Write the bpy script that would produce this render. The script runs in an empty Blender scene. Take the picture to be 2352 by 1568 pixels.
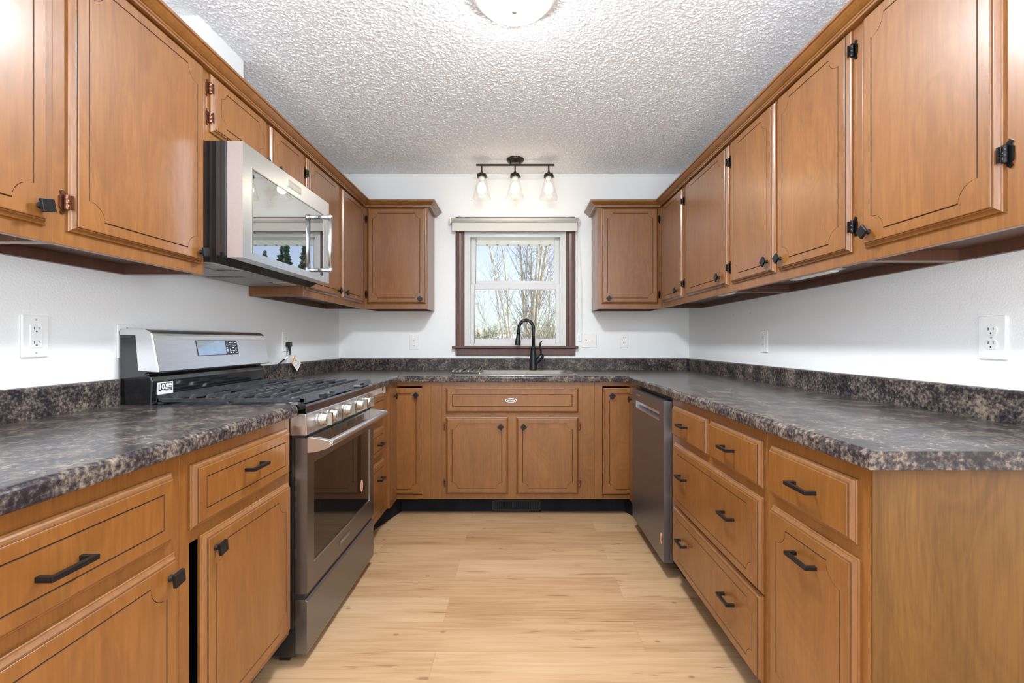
import bpy, math, random
from mathutils import Vector, Matrix

S = bpy.context.scene
COL = S.collection
rnd = random.Random(7)
PI = math.pi

# ------------------------------------------------------------------ camera
CX, CY, F, H = 1189.0, 784.0, 1060.0, 1.135
cd = bpy.data.cameras.new('camera')
cd.sensor_width = 36.0
cd.lens = 36.0 * F / 2352.0
cd.shift_x = -(CX - 1176.0) / 2352.0
cd.clip_start = 0.02
cd.clip_end = 300
cam = bpy.data.objects.new('camera', cd)
cam.location = (0, 0, H)
cam.rotation_euler = (PI / 2, 0, 0)
COL.objects.link(cam)
S.camera = cam

# ------------------------------------------------------------------ view / world / lights
vs = S.view_settings
vs.view_transform = 'Standard'
vs.look = 'None'
vs.exposure = 0.46
vs.gamma = 1.0
vs.use_curve_mapping = False
try:
    S.cycles.use_denoising = True
    S.cycles.max_bounces = 10
    S.cycles.diffuse_bounces = 6
    S.cycles.glossy_bounces = 5
    S.cycles.transparent_max_bounces = 12
    S.cycles.caustics_reflective = False
    S.cycles.caustics_refractive = False
    S.cycles.sample_clamp_indirect = 6.0
except Exception:
    pass

W = bpy.data.worlds.new('world')
S.world = W
W.use_nodes = True
nt = W.node_tree
nt.nodes.clear()
wo = nt.nodes.new('ShaderNodeOutputWorld')
wb = nt.nodes.new('ShaderNodeBackground')
sky = nt.nodes.new('ShaderNodeTexSky')
sky.sky_type = 'NISHITA'
sky.sun_disc = False
sky.sun_elevation = math.radians(38)
sky.sun_rotation = math.radians(200)
sky.air_density = 1.0
sky.dust_density = 1.5
sky.ozone_density = 3.5
SKY_STRENGTH = 0.16
wb.inputs['Strength'].default_value = SKY_STRENGTH
hs_ = nt.nodes.new('ShaderNodeHueSaturation')
hs_.inputs['Saturation'].default_value = 0.62
hs_.inputs['Hue'].default_value = 0.525
nt.links.new(sky.outputs[0], hs_.inputs['Color'])
nt.links.new(hs_.outputs[0], wb.inputs[0])
nt.links.new(wb.outputs[0], wo.inputs[0])


def lamp(name, kind, loc, rot, energy, color, **kw):
    l = bpy.data.lights.new(name, kind)
    l.energy = energy
    l.color = color
    for k, v in kw.items():
        setattr(l, k, v)
    o = bpy.data.objects.new(name, l)
    o.location = loc
    o.rotation_euler = rot
    COL.objects.link(o)
    return o


# sun on the garden (comes over the roof from behind the right side of the house)
sd = Vector((-0.80, -0.04, -0.55)).normalized()
lamp('sun', 'SUN', (6, -6, 9), sd.to_track_quat('-Z', 'Y').to_euler(), 6.0, (1.0, 0.95, 0.86), angle=0.009)
# daylight entering through the dining-room windows behind the camera
lamp('daylight_window_two', 'AREA', (-1.55, -3.36, 1.45), (PI / 2, 0, 0), 14, (0.86, 0.93, 1.0),
     shape='RECTANGLE', size=1.5, size_y=1.3)
lamp('daylight_window_three', 'AREA', (1.55, -3.36, 1.45), (PI / 2, 0, 0), 14, (0.86, 0.93, 1.0),
     shape='RECTANGLE', size=1.5, size_y=1.3)
lamp('daylight_patio_door', 'AREA', (-2.46, -0.9, 1.1), (PI / 2, 0, -PI / 2), 68, (0.80, 0.91, 1.0),
     shape='RECTANGLE', size=1.7, size_y=2.0)
lamp('daylight_window_four', 'AREA', (2.46, -0.3, 1.45), (PI / 2, 0, PI / 2), 52, (0.84, 0.93, 1.0),
     shape='RECTANGLE', size=1.4, size_y=1.3)

# added upward fill light, unseen behind the camera, to brighten the ceiling
lamp('ceiling_fill_uplight', 'AREA', (0.0, -0.75, 1.12), (PI, 0, 0), 150, (0.64, 0.82, 1.0),
     shape='RECTANGLE', size=1.8, size_y=1.0)


# ------------------------------------------------------------------ materials
def newmat(name):
    m = bpy.data.materials.new(name)
    m.use_nodes = True
    n = m.node_tree.nodes
    b = n['Principled BSDF']
    return m, n, m.node_tree.links, b


def pm(name, c, rough=0.5, metal=0.0, spec=0.5, coat=0.0, coat_r=0.1, emit=None, es=0.0, ior=1.5, noise=0.0, nscale=40, bump=0.0, bscale=200, stretch=None, bdist=0.002):
    m, n, l, b = newmat(name)
    b.inputs['Base Color'].default_value = (*c, 1)
    b.inputs['Roughness'].default_value = rough
    b.inputs['Metallic'].default_value = metal
    b.inputs['IOR'].default_value = ior
    b.inputs['Specular IOR Level'].default_value = spec
    b.inputs['Coat Weight'].default_value = coat
    b.inputs['Coat Roughness'].default_value = coat_r
    if emit:
        b.inputs['Emission Color'].default_value = (*emit, 1)
        b.inputs['Emission Strength'].default_value = es
    if noise > 0 or bump > 0:
        tc = n.new('ShaderNodeTexCoord')
        mp = n.new('ShaderNodeMapping')
        l.new(tc.outputs['Object'], mp.inputs[0])
        if stretch:
            mp.inputs['Scale'].default_value = stretch
    if noise > 0:
        t = n.new('ShaderNodeTexNoise')
        t.inputs['Scale'].default_value = nscale
        t.inputs['Detail'].default_value = 5
        l.new(mp.outputs[0], t.inputs['Vector'])
        r = n.new('ShaderNodeValToRGB')
        r.color_ramp.elements[0].position = 0.3
        r.color_ramp.elements[1].position = 0.7
        r.color_ramp.elements[0].color = (*[x * (1 - noise) for x in c], 1)
        r.color_ramp.elements[1].color = (*[min(1, x * (1 + noise)) for x in c], 1)
        l.new(t.outputs['Fac'], r.inputs[0])
        l.new(r.outputs[0], b.inputs['Base Color'])
    if bump > 0:
        t = n.new('ShaderNodeTexNoise')
        t.inputs['Scale'].default_value = bscale
        t.inputs['Detail'].default_value = 3
        l.new(mp.outputs[0], t.inputs['Vector'])
        bp = n.new('ShaderNodeBump')
        bp.inputs['Strength'].default_value = bump
        bp.inputs['Distance'].default_value = bdist
        l.new(t.outputs['Fac'], bp.inputs['Height'])
        l.new(bp.outputs[0], b.inputs['Normal'])
    return m


def wood(name, dark, mid, light, rough=0.42, coat=0.6, coat_r=0.22, spec=0.5, sc=1.0, horizontal=False):
    m, n, l, b = newmat(name)
    tc = n.new('ShaderNodeTexCoord')
    oi = n.new('ShaderNodeObjectInfo')
    mul = n.new('ShaderNodeVectorMath')
    mul.operation = 'SCALE'
    mul.inputs[0].default_value = (13.1, 7.7, 21.3)
    l.new(oi.outputs['Random'], mul.inputs['Scale'])
    add = n.new('ShaderNodeVectorMath')
    l.new(tc.outputs['Object'], add.inputs[0])
    l.new(mul.outputs[0], add.inputs[1])
    mp = n.new('ShaderNodeMapping')
    mp.inputs['Scale'].default_value = (2.2 * sc, 30, 30) if horizontal else (30 * sc, 30 * sc, 1.9 * sc)
    l.new(add.outputs[0], mp.inputs[0])
    g = n.new('ShaderNodeTexNoise')
    g.inputs['Scale'].default_value = 3.2
    g.inputs['Detail'].default_value = 7
    g.inputs['Roughness'].default_value = 0.62
    g.inputs['Distortion'].default_value = 0.5
    l.new(mp.outputs[0], g.inputs['Vector'])
    mp2 = n.new('ShaderNodeMapping')
    mp2.inputs['Scale'].default_value = (0.8, 3.5, 3.5) if horizontal else (3.5, 3.5, 0.8)
    l.new(add.outputs[0], mp2.inputs[0])
    g2 = n.new('ShaderNodeTexNoise')
    g2.inputs['Scale'].default_value = 1.6
    g2.inputs['Detail'].default_value = 3
    g2.inputs['Distortion'].default_value = 1.2
    l.new(mp2.outputs[0], g2.inputs['Vector'])
    # soft cathedral figure: contour lines of the low noise
    ms = n.new('ShaderNodeMath')
    ms.operation = 'MULTIPLY'
    ms.inputs[1].default_value = 85
    l.new(g2.outputs['Fac'], ms.inputs[0])
    sn = n.new('ShaderNodeMath')
    sn.operation = 'SINE'
    l.new(ms.outputs[0], sn.inputs[0])
    mix = n.new('ShaderNodeMath')
    mix.operation = 'MULTIPLY_ADD'
    mix.inputs[1].default_value = 0.035
    l.new(sn.outputs[0], mix.inputs[0])
    hf = n.new('ShaderNodeMath')
    hf.operation = 'MULTIPLY'
    hf.inputs[1].default_value = 0.55
    l.new(g.outputs['Fac'], hf.inputs[0])
    hg = n.new('ShaderNodeMath')
    hg.operation = 'MULTIPLY_ADD'
    hg.inputs[1].default_value = 0.45
    l.new(g2.outputs['Fac'], hg.inputs[0])
    l.new(hf.outputs[0], hg.inputs[2])
    l.new(hg.outputs[0], mix.inputs[2])
    r = n.new('ShaderNodeValToRGB')
    e = r.color_ramp.elements
    e[0].position = 0.32
    e[0].color = (*dark, 1)
    e[1].position = 0.70
    e[1].color = (*light, 1)
    k = e.new(0.5)
    k.color = (*mid, 1)
    l.new(mix.outputs[0], r.inputs[0])
    l.new(r.outputs[0], b.inputs['Base Color'])
    b.inputs['Roughness'].default_value = rough
    b.inputs['Coat Weight'].default_value = coat
    b.inputs['Coat Roughness'].default_value = coat_r
    b.inputs['Coat IOR'].default_value = 1.55
    b.inputs['Specular IOR Level'].default_value = spec
    bp = n.new('ShaderNodeBump')
    bp.inputs['Strength'].default_value = 0.06
    bp.inputs['Distance'].default_value = 0.001
    l.new(g.outputs['Fac'], bp.inputs['Height'])
    l.new(bp.outputs[0], b.inputs['Normal'])
    return m


MW = wood('stained_maple', (0.146, 0.049, 0.0075), (0.192, 0.068, 0.0115), (0.242, 0.092, 0.0185))
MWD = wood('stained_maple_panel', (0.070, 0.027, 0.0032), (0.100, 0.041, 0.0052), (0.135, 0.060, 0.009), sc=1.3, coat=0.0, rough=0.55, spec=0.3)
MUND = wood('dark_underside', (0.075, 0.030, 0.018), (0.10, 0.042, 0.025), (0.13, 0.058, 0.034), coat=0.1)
MTRIM = wood('dark_window_trim', (0.060, 0.016, 0.010), (0.085, 0.025, 0.016), (0.115, 0.036, 0.023), coat=0.15)
MGLAZE = pm('groove_glaze', (0.085, 0.034, 0.014), 0.5)
MBLK = pm('black_metal', (0.018, 0.017, 0.018), 0.34, 0.6, noise=0.15)
MHING = pm('black_hinge', (0.016, 0.014, 0.014), 0.28, 0.7, noise=0.15)
MCOP = pm('copper_hinge', (0.20, 0.085, 0.05), 0.3, 0.9, noise=0.2)
MDARKIN = pm('painted_shade_interior', (0.012, 0.009, 0.008), 0.8)  # near-black colour paints in the shade seen through the cabinet gap
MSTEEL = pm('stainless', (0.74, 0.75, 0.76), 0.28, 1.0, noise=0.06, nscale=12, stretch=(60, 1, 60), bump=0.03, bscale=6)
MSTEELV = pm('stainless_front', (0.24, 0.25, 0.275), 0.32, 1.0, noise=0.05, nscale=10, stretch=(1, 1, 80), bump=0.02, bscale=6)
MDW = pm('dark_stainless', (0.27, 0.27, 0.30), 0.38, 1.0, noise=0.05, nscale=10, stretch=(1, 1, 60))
MCHR = pm('satin_nickel', (0.46, 0.44, 0.40), 0.28, 1.0, noise=0.05)
MENAM = pm('black_enamel', (0.010, 0.010, 0.011), 0.12, 0.0, 0.6, coat=0.5, coat_r=0.06, noise=0.2)
MIRON = pm('cast_iron', (0.06, 0.062, 0.066), 0.28, 0.3, 0.6, noise=0.25, bump=0.15, bscale=400)
MOVGL = pm('oven_glass', (0.008, 0.006, 0.005), 0.03, 0.0, 0.5, ior=1.5)
MMWGL = pm('mirror_glass', (0.50, 0.52, 0.53), 0.015, 1.0)
MBLKP = pm('black_plastic', (0.014, 0.014, 0.015), 0.4, noise=0.15)
MGREY = pm('grey_filter', (0.30, 0.31, 0.31), 0.4, 0.8, noise=0.5, nscale=300)
MWHT = pm('white_plastic', (0.84, 0.84, 0.83), 0.3, noise=0.03)
MFIN = pm('brushed_finial', (0.42, 0.36, 0.29), 0.55, 0.4, noise=0.05)
MALM = pm('almond_plastic', (0.82, 0.80, 0.77), 0.35, noise=0.03)
MVINYL = pm('white_vinyl', (0.62, 0.615, 0.60), 0.35, noise=0.02)
MSLOT = pm('slot_dark', (0.03, 0.025, 0.02), 0.6)
MSLOTG = pm('slot_shade', (0.42, 0.40, 0.37), 0.5)
MBRZ = pm('oil_rubbed_bronze', (0.055, 0.045, 0.038), 0.35, 0.8, noise=0.2)
MFAUC = pm('black_faucet', (0.030, 0.032, 0.034), 0.33, 0.75, noise=0.15)
MSINK = pm('sink_composite', (0.30, 0.265, 0.23), 0.35, 0.25, noise=0.1, nscale=80)
MRIM = pm('sink_rim', (0.50, 0.47, 0.43), 0.22, 0.85, noise=0.06)
MSHADE = pm('roller_fabric', (0.66, 0.63, 0.575), 0.8, noise=0.05, nscale=300, bump=0.2, bscale=900)
MPAPER = pm('paper', (0.85, 0.83, 0.79), 0.7, noise=0.03)
MORNG = pm('orange_print', (0.75, 0.33, 0.12), 0.6)
MINK = pm('ink', (0.05, 0.05, 0.06), 0.6)
MWPRT = pm('white_print', (0.82, 0.84, 0.85), 0.5)
MSTICK = pm('peach_sticker', (0.70, 0.42, 0.27), 0.5, noise=0.04)
MSTICKR = pm('red_print', (0.40, 0.11, 0.06), 0.5)
MTOE = pm('black_toe_vinyl', (0.009, 0.010, 0.014), 0.6, spec=0.15, noise=0.35, nscale=9)
MREG = pm('black_register', (0.022, 0.021, 0.022), 0.35, 0.5, noise=0.15)
MDISP = pm('display_glass', (0.42, 0.47, 0.50), 0.08, 0.9, noise=0.06, nscale=30)
MDISPK = pm('display_keys', (0.015, 0.017, 0.022), 0.15, 0.2, 0.7, noise=0.2)
MBULB = pm('bulb_glow', (1, 0.95, 0.85), 0.5, emit=(1.0, 0.86, 0.66), es=12)
MBULBN = pm('bulb_neck', (0.85, 0.82, 0.77), 0.5, noise=0.02)
MDOME = pm('dome_glass', (0.9, 0.86, 0.78), 0.35, emit=(0.86, 0.94, 1.0), es=230)
MBARK = pm('pale_bark', (0.52, 0.48, 0.40), 0.85, noise=0.45, nscale=5, stretch=(6, 6, 1.5))
MTWIG = pm('twig_bark', (0.36, 0.33, 0.28), 0.9, noise=0.3, nscale=10)
MCONI = pm('conifer_needles', (0.05, 0.085, 0.05), 0.9, noise=0.5, nscale=4)
MHEDGE = pm('brush_hedge', (0.30, 0.30, 0.20), 0.95, noise=0.5, nscale=6)
MSNOW = pm('pale_grass', (0.60, 0.60, 0.54), 0.95, noise=0.25, nscale=2)
MSHED = pm('white_siding', (0.80, 0.79, 0.76), 0.7, noise=0.04)
MROOFT = pm('pale_roof', (0.72, 0.74, 0.75), 0.7, noise=0.06)
MSOFF = pm('eave_vinyl', (0.80, 0.80, 0.78), 0.5, noise=0.02)
MDIN = pm('dining_wall_paint', (0.78, 0.76, 0.72), 0.8, noise=0.02)


def glass_thin(name, tint=(1, 1, 1), refl=1.0):
    m = bpy.data.materials.new(name)
    m.use_nodes = True
    n, l = m.node_tree.nodes, m.node_tree.links
    n.clear()
    o = n.new('ShaderNodeOutputMaterial')
    t = n.new('ShaderNodeBsdfTransparent')
    t.inputs[0].default_value = (*tint, 1)
    g = n.new('ShaderNodeBsdfGlossy')
    g.inputs['Roughness'].default_value = 0.02
    fr = n.new('ShaderNodeLayerWeight')
    fr.inputs['Blend'].default_value = 0.5
    pw = n.new('ShaderNodeMath')
    pw.operation = 'POWER'
    pw.inputs[1].default_value = 4.0
    l.new(fr.outputs['Facing'], pw.inputs[0])
    mu = n.new('ShaderNodeMath')
    mu.operation = 'MULTIPLY_ADD'
    mu.inputs[1].default_value = 0.7 * refl
    mu.inputs[2].default_value = 0.03 * refl
    l.new(pw.outputs[0], mu.inputs[0])
    mx = n.new('ShaderNodeMixShader')
    l.new(mu.outputs[0], mx.inputs[0])
    l.new(t.outputs[0], mx.inputs[1])
    l.new(g.outputs[0], mx.inputs[2])
    l.new(mx.outputs[0], o.inputs[0])
    return m


MPANE = glass_thin('window_glass', (0.97, 0.985, 0.98), 0.03)
MCLEAR = glass_thin('clear_shade_glass', (0.995, 0.995, 0.99), 0.5)


def mat_wall():
    m, n, l, b = newmat('wall_paint')
    b.inputs['Base Color'].default_value = (0.84, 0.84, 0.835, 1)
    b.inputs['Roughness'].default_value = 0.62
    tc = n.new('ShaderNodeTexCoord')
    t = n.new('ShaderNodeTexNoise')
    t.inputs['Scale'].default_value = 170
    t.inputs['Detail'].default_value = 3
    l.new(tc.outputs['Object'], t.inputs['Vector'])
    bp = n.new('ShaderNodeBump')
    bp.inputs['Strength'].default_value = 0.45
    bp.inputs['Distance'].default_value = 0.0025
    l.new(t.outputs['Fac'], bp.inputs['Height'])
    l.new(bp.outputs[0], b.inputs['Normal'])
    return m


def mat_popcorn():
    m, n, l, b = newmat('popcorn_ceiling')
    b.inputs['Roughness'].default_value = 0.95
    tc = n.new('ShaderNodeTexCoord')
    t = n.new('ShaderNodeTexNoise')
    t.inputs['Scale'].default_value = 260
    t.inputs['Detail'].default_value = 3
    l.new(tc.outputs['Object'], t.inputs['Vector'])
    bp = n.new('ShaderNodeBump')
    bp.inputs['Strength'].default_value = 0.6
    bp.inputs['Distance'].default_value = 0.003
    l.new(t.outputs['Fac'], bp.inputs['Height'])
    l.new(bp.outputs[0], b.inputs['Normal'])
    b.inputs['Base Color'].default_value = (0.86, 0.87, 0.88, 1)
    return m


def mat_counter():
    m, n, l, b = newmat('stone_laminate')
    tc = n.new('ShaderNodeTexCoord')
    a = n.new('ShaderNodeTexNoise')
    a.inputs['Scale'].default_value = 13
    a.inputs['Detail'].default_value = 9
    a.inputs['Roughness'].default_value = 0.72
    a.inputs['Distortion'].default_value = 0.25
    l.new(tc.outputs['Object'], a.inputs['Vector'])
    c = n.new('ShaderNodeTexNoise')
    c.inputs['Scale'].default_value = 95
    c.inputs['Detail'].default_value = 6
    c.inputs['Roughness'].default_value = 0.62
    c.inputs['Distortion'].default_value = 0.15
    l.new(tc.outputs['Object'], c.inputs['Vector'])
    mx = n.new('ShaderNodeMath')
    mx.operation = 'MULTIPLY_ADD'
    mx.inputs[1].default_value = 0.52
    l.new(c.outputs['Fac'], mx.inputs[0])
    h = n.new('ShaderNodeMath')
    h.operation = 'MULTIPLY'
    h.inputs[1].default_value = 0.48
    l.new(a.outputs['Fac'], h.inputs[0])
    l.new(h.outputs[0], mx.inputs[2])
    r = n.new('ShaderNodeValToRGB')
    e = r.color_ramp.elements
    e[0].position = 0.38
    e[0].color = (0.016, 0.012, 0.014, 1)
    e[1].position = 0.70
    e[1].color = (0.29, 0.228, 0.17, 1)
    for p, q in ((0.455, (0.026, 0.020, 0.022)), (0.51, (0.064, 0.050, 0.046)), (0.575, (0.165, 0.128, 0.098))):
        k = e.new(p)
        k.color = (*q, 1)
    l.new(mx.outputs[0], r.inputs[0])
    l.new(r.outputs[0], b.inputs['Base Color'])
    b.inputs['Roughness'].default_value = 0.24
    b.inputs['Specular IOR Level'].default_value = 0.26
    return m


def mat_floor():
    m, n, l, b = newmat('maple_plank_floor')
    tc = n.new('ShaderNodeTexCoord')
    br = n.new('ShaderNodeTexBrick')
    br.offset = 0.37
    br.inputs['Scale'].default_value = 1.0
    br.inputs['Brick Width'].default_value = 1.22
    br.inputs['Row Height'].default_value = 0.1775
    br.inputs['Mortar Size'].default_value = 0.0009
    br.inputs['Mortar Smooth'].default_value = 0.3
    br.inputs['Color1'].default_value = (0, 0, 0, 1)
    br.inputs['Color2'].default_value = (1, 1, 1, 1)
    br.inputs['Mortar'].default_value = (0.5, 0.5, 0.5, 1)
    mp0 = n.new('ShaderNodeMapping')
    mp0.inputs['Location'].default_value = (0.30, 0.084, 0)
    l.new(tc.outputs['Object'], mp0.inputs[0])
    l.new(mp0.outputs[0], br.inputs['Vector'])
    sc = n.new('ShaderNodeVectorMath')
    sc.operation = 'SCALE'
    sc.inputs['Scale'].default_value = 9.0
    l.new(br.outputs['Color'], sc.inputs[0])
    ad = n.new('ShaderNodeVectorMath')
    l.new(tc.outputs['Object'], ad.inputs[0])
    l.new(sc.outputs[0], ad.inputs[1])
    mp = n.new('ShaderNodeMapping')
    mp.inputs['Scale'].default_value = (1.3, 26, 1)
    l.new(ad.outputs[0], mp.inputs[0])
    g = n.new('ShaderNodeTexNoise')
    g.inputs['Scale'].default_value = 2.4
    g.inputs['Detail'].default_value = 8
    g.inputs['Roughness'].default_value = 0.6
    g.inputs['Distortion'].default_value = 0.8
    l.new(mp.outputs[0], g.inputs['Vector'])
    mpb = n.new('ShaderNodeMapping')
    mpb.inputs['Scale'].default_value = (0.9, 4.5, 1)
    l.new(ad.outputs[0], mpb.inputs[0])
    g2 = n.new('ShaderNodeTexNoise')
    g2.inputs['Scale'].default_value = 1.6
    g2.inputs['Detail'].default_value = 3
    l.new(mpb.outputs[0], g2.inputs['Vector'])
    s1 = n.new('ShaderNodeMath')
    s1.operation = 'MULTIPLY_ADD'
    s1.inputs[1].default_value = 0.5
    l.new(g.outputs['Fac'], s1.inputs[0])
    s2 = n.new('ShaderNodeMath')
    s2.operation = 'MULTIPLY_ADD'
    s2.inputs[1].default_value = 0.38
    l.new(g2.outputs['Fac'], s2.inputs[0])
    sx = n.new('ShaderNodeSeparateColor')
    l.new(br.outputs['Color'], sx.inputs[0])
    s3 = n.new('ShaderNodeMath')
    s3.operation = 'MULTIPLY'
    s3.inputs[1].default_value = 0.13
    l.new(sx.outputs[0], s3.inputs[0])
    l.new(s3.outputs[0], s2.inputs[2])
    l.new(s2.outputs[0], s1.inputs[2])
    r = n.new('ShaderNodeValToRGB')
    e = r.color_ramp.elements
    e[0].position = 0.30
    e[0].color = (0.30, 0.148, 0.066, 1)
    e[1].position = 0.72
    e[1].color = (0.53, 0.355, 0.207, 1)
    k = e.new(0.50)
    k.color = (0.445, 0.268, 0.139, 1)
    l.new(s1.outputs[0], r.inputs[0])
    # dark mineral streaks
    mp3 = n.new('ShaderNodeMapping')
    mp3.inputs['Scale'].default_value = (3.2, 34, 1)
    l.new(ad.outputs[0], mp3.inputs[0])
    g3 = n.new('ShaderNodeTexNoise')
    g3.inputs['Scale'].default_value = 1.4
    g3.inputs['Detail'].default_value = 2
    l.new(mp3.outputs[0], g3.inputs['Vector'])
    r3 = n.new('ShaderNodeValToRGB')
    r3.color_ramp.elements[0].position = 0.655
    r3.color_ramp.elements[0].color = (0, 0, 0, 1)
    r3.color_ramp.elements[1].position = 0.74
    r3.color_ramp.elements[1].color = (1, 1, 1, 1)
    l.new(g3.outputs['Fac'], r3.inputs[0])
    # knots
    mp4 = n.new('ShaderNodeMapping')
    mp4.inputs['Scale'].default_value = (2.1, 3.6, 1)
    l.new(ad.outputs[0], mp4.inputs[0])
    vo = n.new('ShaderNodeTexVoronoi')
    vo.inputs['Scale'].default_value = 1.0
    vo.voronoi_dimensions = '2D'
    l.new(mp4.outputs[0], vo.inputs['Vector'])
    r4 = n.new('ShaderNodeValToRGB')
    r4.color_ramp.elements[0].position = 0.012
    r4.color_ramp.elements[0].color = (1, 1, 1, 1)
    r4.color_ramp.elements[1].position = 0.032
    r4.color_ramp.elements[1].color = (0, 0, 0, 1)
    l.new(vo.outputs['Distance'], r4.inputs[0])
    mxm = n.new('ShaderNodeMath')
    mxm.operation = 'MAXIMUM'
    l.new(r3.outputs[0], mxm.inputs[0])
    l.new(r4.outputs[0], mxm.inputs[1])
    mo = n.new('ShaderNodeMath')
    mo.operation = 'MULTIPLY'
    mo.inputs[1].default_value = 0.35
    l.new(br.outputs['Fac'], mo.inputs[0])
    mk2 = n.new('ShaderNodeMath')
    mk2.operation = 'MULTIPLY'
    mk2.inputs[1].default_value = 0.7
    l.new(mxm.outputs[0], mk2.inputs[0])
    mm = n.new('ShaderNodeMath')
    mm.operation = 'MAXIMUM'
    l.new(mk2.outputs[0], mm.inputs[0])
    l.new(mo.outputs[0], mm.inputs[1])
    mix = n.new('ShaderNodeMix')
    mix.data_type = 'RGBA'
    l.new(mm.outputs[0], mix.inputs['Factor'])
    l.new(r.outputs[0], mix.inputs['A'])
    mix.inputs['B'].default_value = (0.17, 0.075, 0.03, 1)
    l.new(mix.outputs['Result'], b.inputs['Base Color'])
    b.inputs['Roughness'].default_value = 0.42
    b.inputs['Specular IOR Level'].default_value = 0.4
    bp = n.new('ShaderNodeBump')
    bp.inputs['Strength'].default_value = 0.08
    bp.inputs['Distance'].default_value = 0.001
    l.new(g.outputs['Fac'], bp.inputs['Height'])
    l.new(bp.outputs[0], b.inputs['Normal'])
    return m


MWALL = mat_wall()
MCEIL = mat_popcorn()
MCTR = mat_counter()
MFLOOR = mat_floor()


# ------------------------------------------------------------------ mesh helpers
class M:
    def __init__(s):
        s.v, s.f, s.mi, s.sm = [], [], [], []

    def face(s, idx, mi=0, sm=False):
        s.f.append(tuple(idx))
        s.mi.append(mi)
        s.sm.append(sm)

    def add(s, pts):
        b = len(s.v)
        s.v += [tuple(p) for p in pts]
        return b

    def poly(s, pts, mi=0, sm=False):
        b = s.add(pts)
        s.face(range(b, b + len(pts)), mi, sm)
        return s

    def box(s, x0, x1, y0, y1, z0, z1, mi=0):
        if x0 > x1: x0, x1 = x1, x0
        if y0 > y1: y0, y1 = y1, y0
        if z0 > z1: z0, z1 = z1, z0
        b = s.add([(x0, y0, z0), (x1, y0, z0), (x1, y1, z0), (x0, y1, z0), (x0, y0, z1), (x1, y0, z1), (x1, y1, z1), (x0, y1, z1)])
        for q in ((3, 2, 1, 0), (4, 5, 6, 7), (0, 1, 5, 4), (1, 2, 6, 5), (2, 3, 7, 6), (3, 0, 4, 7)):
            s.face([b + i for i in q], mi)
        return s

    def prism(s, pts, axis, a, c, mi=0, sm=False):
        """polygon (2-D) extruded along axis from a to c; axes: x -> (y,z), y -> (x,z), z -> (x,y)"""
        def mk3(p, t):
            return {'x': (t, p[0], p[1]), 'y': (p[0], t, p[1]), 'z': (p[0], p[1], t)}[axis]
        n = len(pts)
        b0 = s.add([mk3(p, a) for p in pts])
        b1 = s.add([mk3(p, c) for p in pts])
        for i in range(n):
            j = (i + 1) % n
            s.face((b0 + i, b0 + j, b1 + j, b1 + i), mi, sm)
        c0 = s.add([mk3(p, a) for p in pts])
        c1 = s.add([mk3(p, c) for p in pts])
        s.face(reversed(range(c0, c0 + n)), mi)
        s.face(range(c1, c1 + n), mi)
        return s

    def tube(s, pts, r, n=10, mi=0, caps=True, sm=True):
        pts = [Vector(p) for p in pts]
        rs = r if isinstance(r, (list, tuple)) else [r] * len(pts)
        rings = []
        up = None
        for i, p in enumerate(pts):
            if i == 0: t = pts[1] - pts[0]
            elif i == len(pts) - 1: t = pts[-1] - pts[-2]
            else: t = (pts[i + 1] - p).normalized() + (p - pts[i - 1]).normalized()
            t.normalize()
            if up is None:
                up = Vector((0, 0, 1)) if abs(t.z) < 0.9 else Vector((1, 0, 0))
            a = t.cross(up)
            if a.length < 1e-6:
                a = t.orthogonal()
            a.normalize()
            up = a.cross(t).normalized()
            rings.append(s.add([p + (a * math.cos(2 * PI * k / n) + up * math.sin(2 * PI * k / n)) * rs[i] for k in range(n)]))
        for i in range(len(rings) - 1):
            for k in range(n):
                q = (k + 1) % n
                s.face((rings[i] + k, rings[i] + q, rings[i + 1] + q, rings[i + 1] + k), mi, sm)
        if caps:
            s.face(reversed(range(rings[0], rings[0] + n)), mi)
            s.face(range(rings[-1], rings[-1] + n), mi)
        return s

    def lathe(s, prof, c=(0, 0, 0), n=32, axis='z', mi=0, sm=True):
        """prof: list of (radius, height along axis)"""
        rings = []
        for r, h in prof:
            pts = []
            for k in range(n):
                a = 2 * PI * k / n
                u, w = r * math.cos(a), r * math.sin(a)
                p = {'z': (u, w, h), 'x': (h, u, w), 'y': (w, h, u)}[axis]
                pts.append((p[0] + c[0], p[1] + c[1], p[2] + c[2]))
            rings.append(s.add(pts))
        for i in range(len(rings) - 1):
            for k in range(n):
                q = (k + 1) % n
                s.face((rings[i] + k, rings[i] + q, rings[i + 1] + q, rings[i + 1] + k), mi, sm)
        if prof[0][0] > 1e-6: s.face(reversed(range(rings[0], rings[0] + n)), mi)
        if prof[-1][0] > 1e-6: s.face(range(rings[-1], rings[-1] + n), mi)
        return s

    def sweep(s, path, side, prof, mi=0, closed=False, caps=True):
        """profile (d,z) swept along a horizontal path with mitred corners; d is measured to the given side (+1 right, -1 left)"""
        P = [Vector((p[0], p[1])) for p in path]
        N = len(P)
        nrm = []
        for i in range(N - 1):
            d = (P[i + 1] - P[i]).normalized()
            nrm.append(Vector((d.y, -d.x)) * side)
        rings = []
        for i in range(N):
            if i == 0: o = nrm[0]
            elif i == N - 1: o = nrm[-1]
            else:
                a, b = nrm[i - 1], nrm[i]
                o = (a + b) / (1 + a.dot(b))
            rings.append(s.add([(P[i].x + o.x * d, P[i].y + o.y * d, z) for d, z in prof]))
        n = len(prof)
        for i in range(N - 1):
            for k in range(n - (0 if closed else 1)):
                q = (k + 1) % n
                f = (rings[i] + k, rings[i] + q, rings[i + 1] + q, rings[i + 1] + k)
                s.face(f if side < 0 else f[::-1], mi)
        if caps:
            s.face(range(rings[0], rings[0] + n), mi)
            s.face(reversed(range(rings[-1], rings[-1] + n)), mi)
        return s


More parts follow.
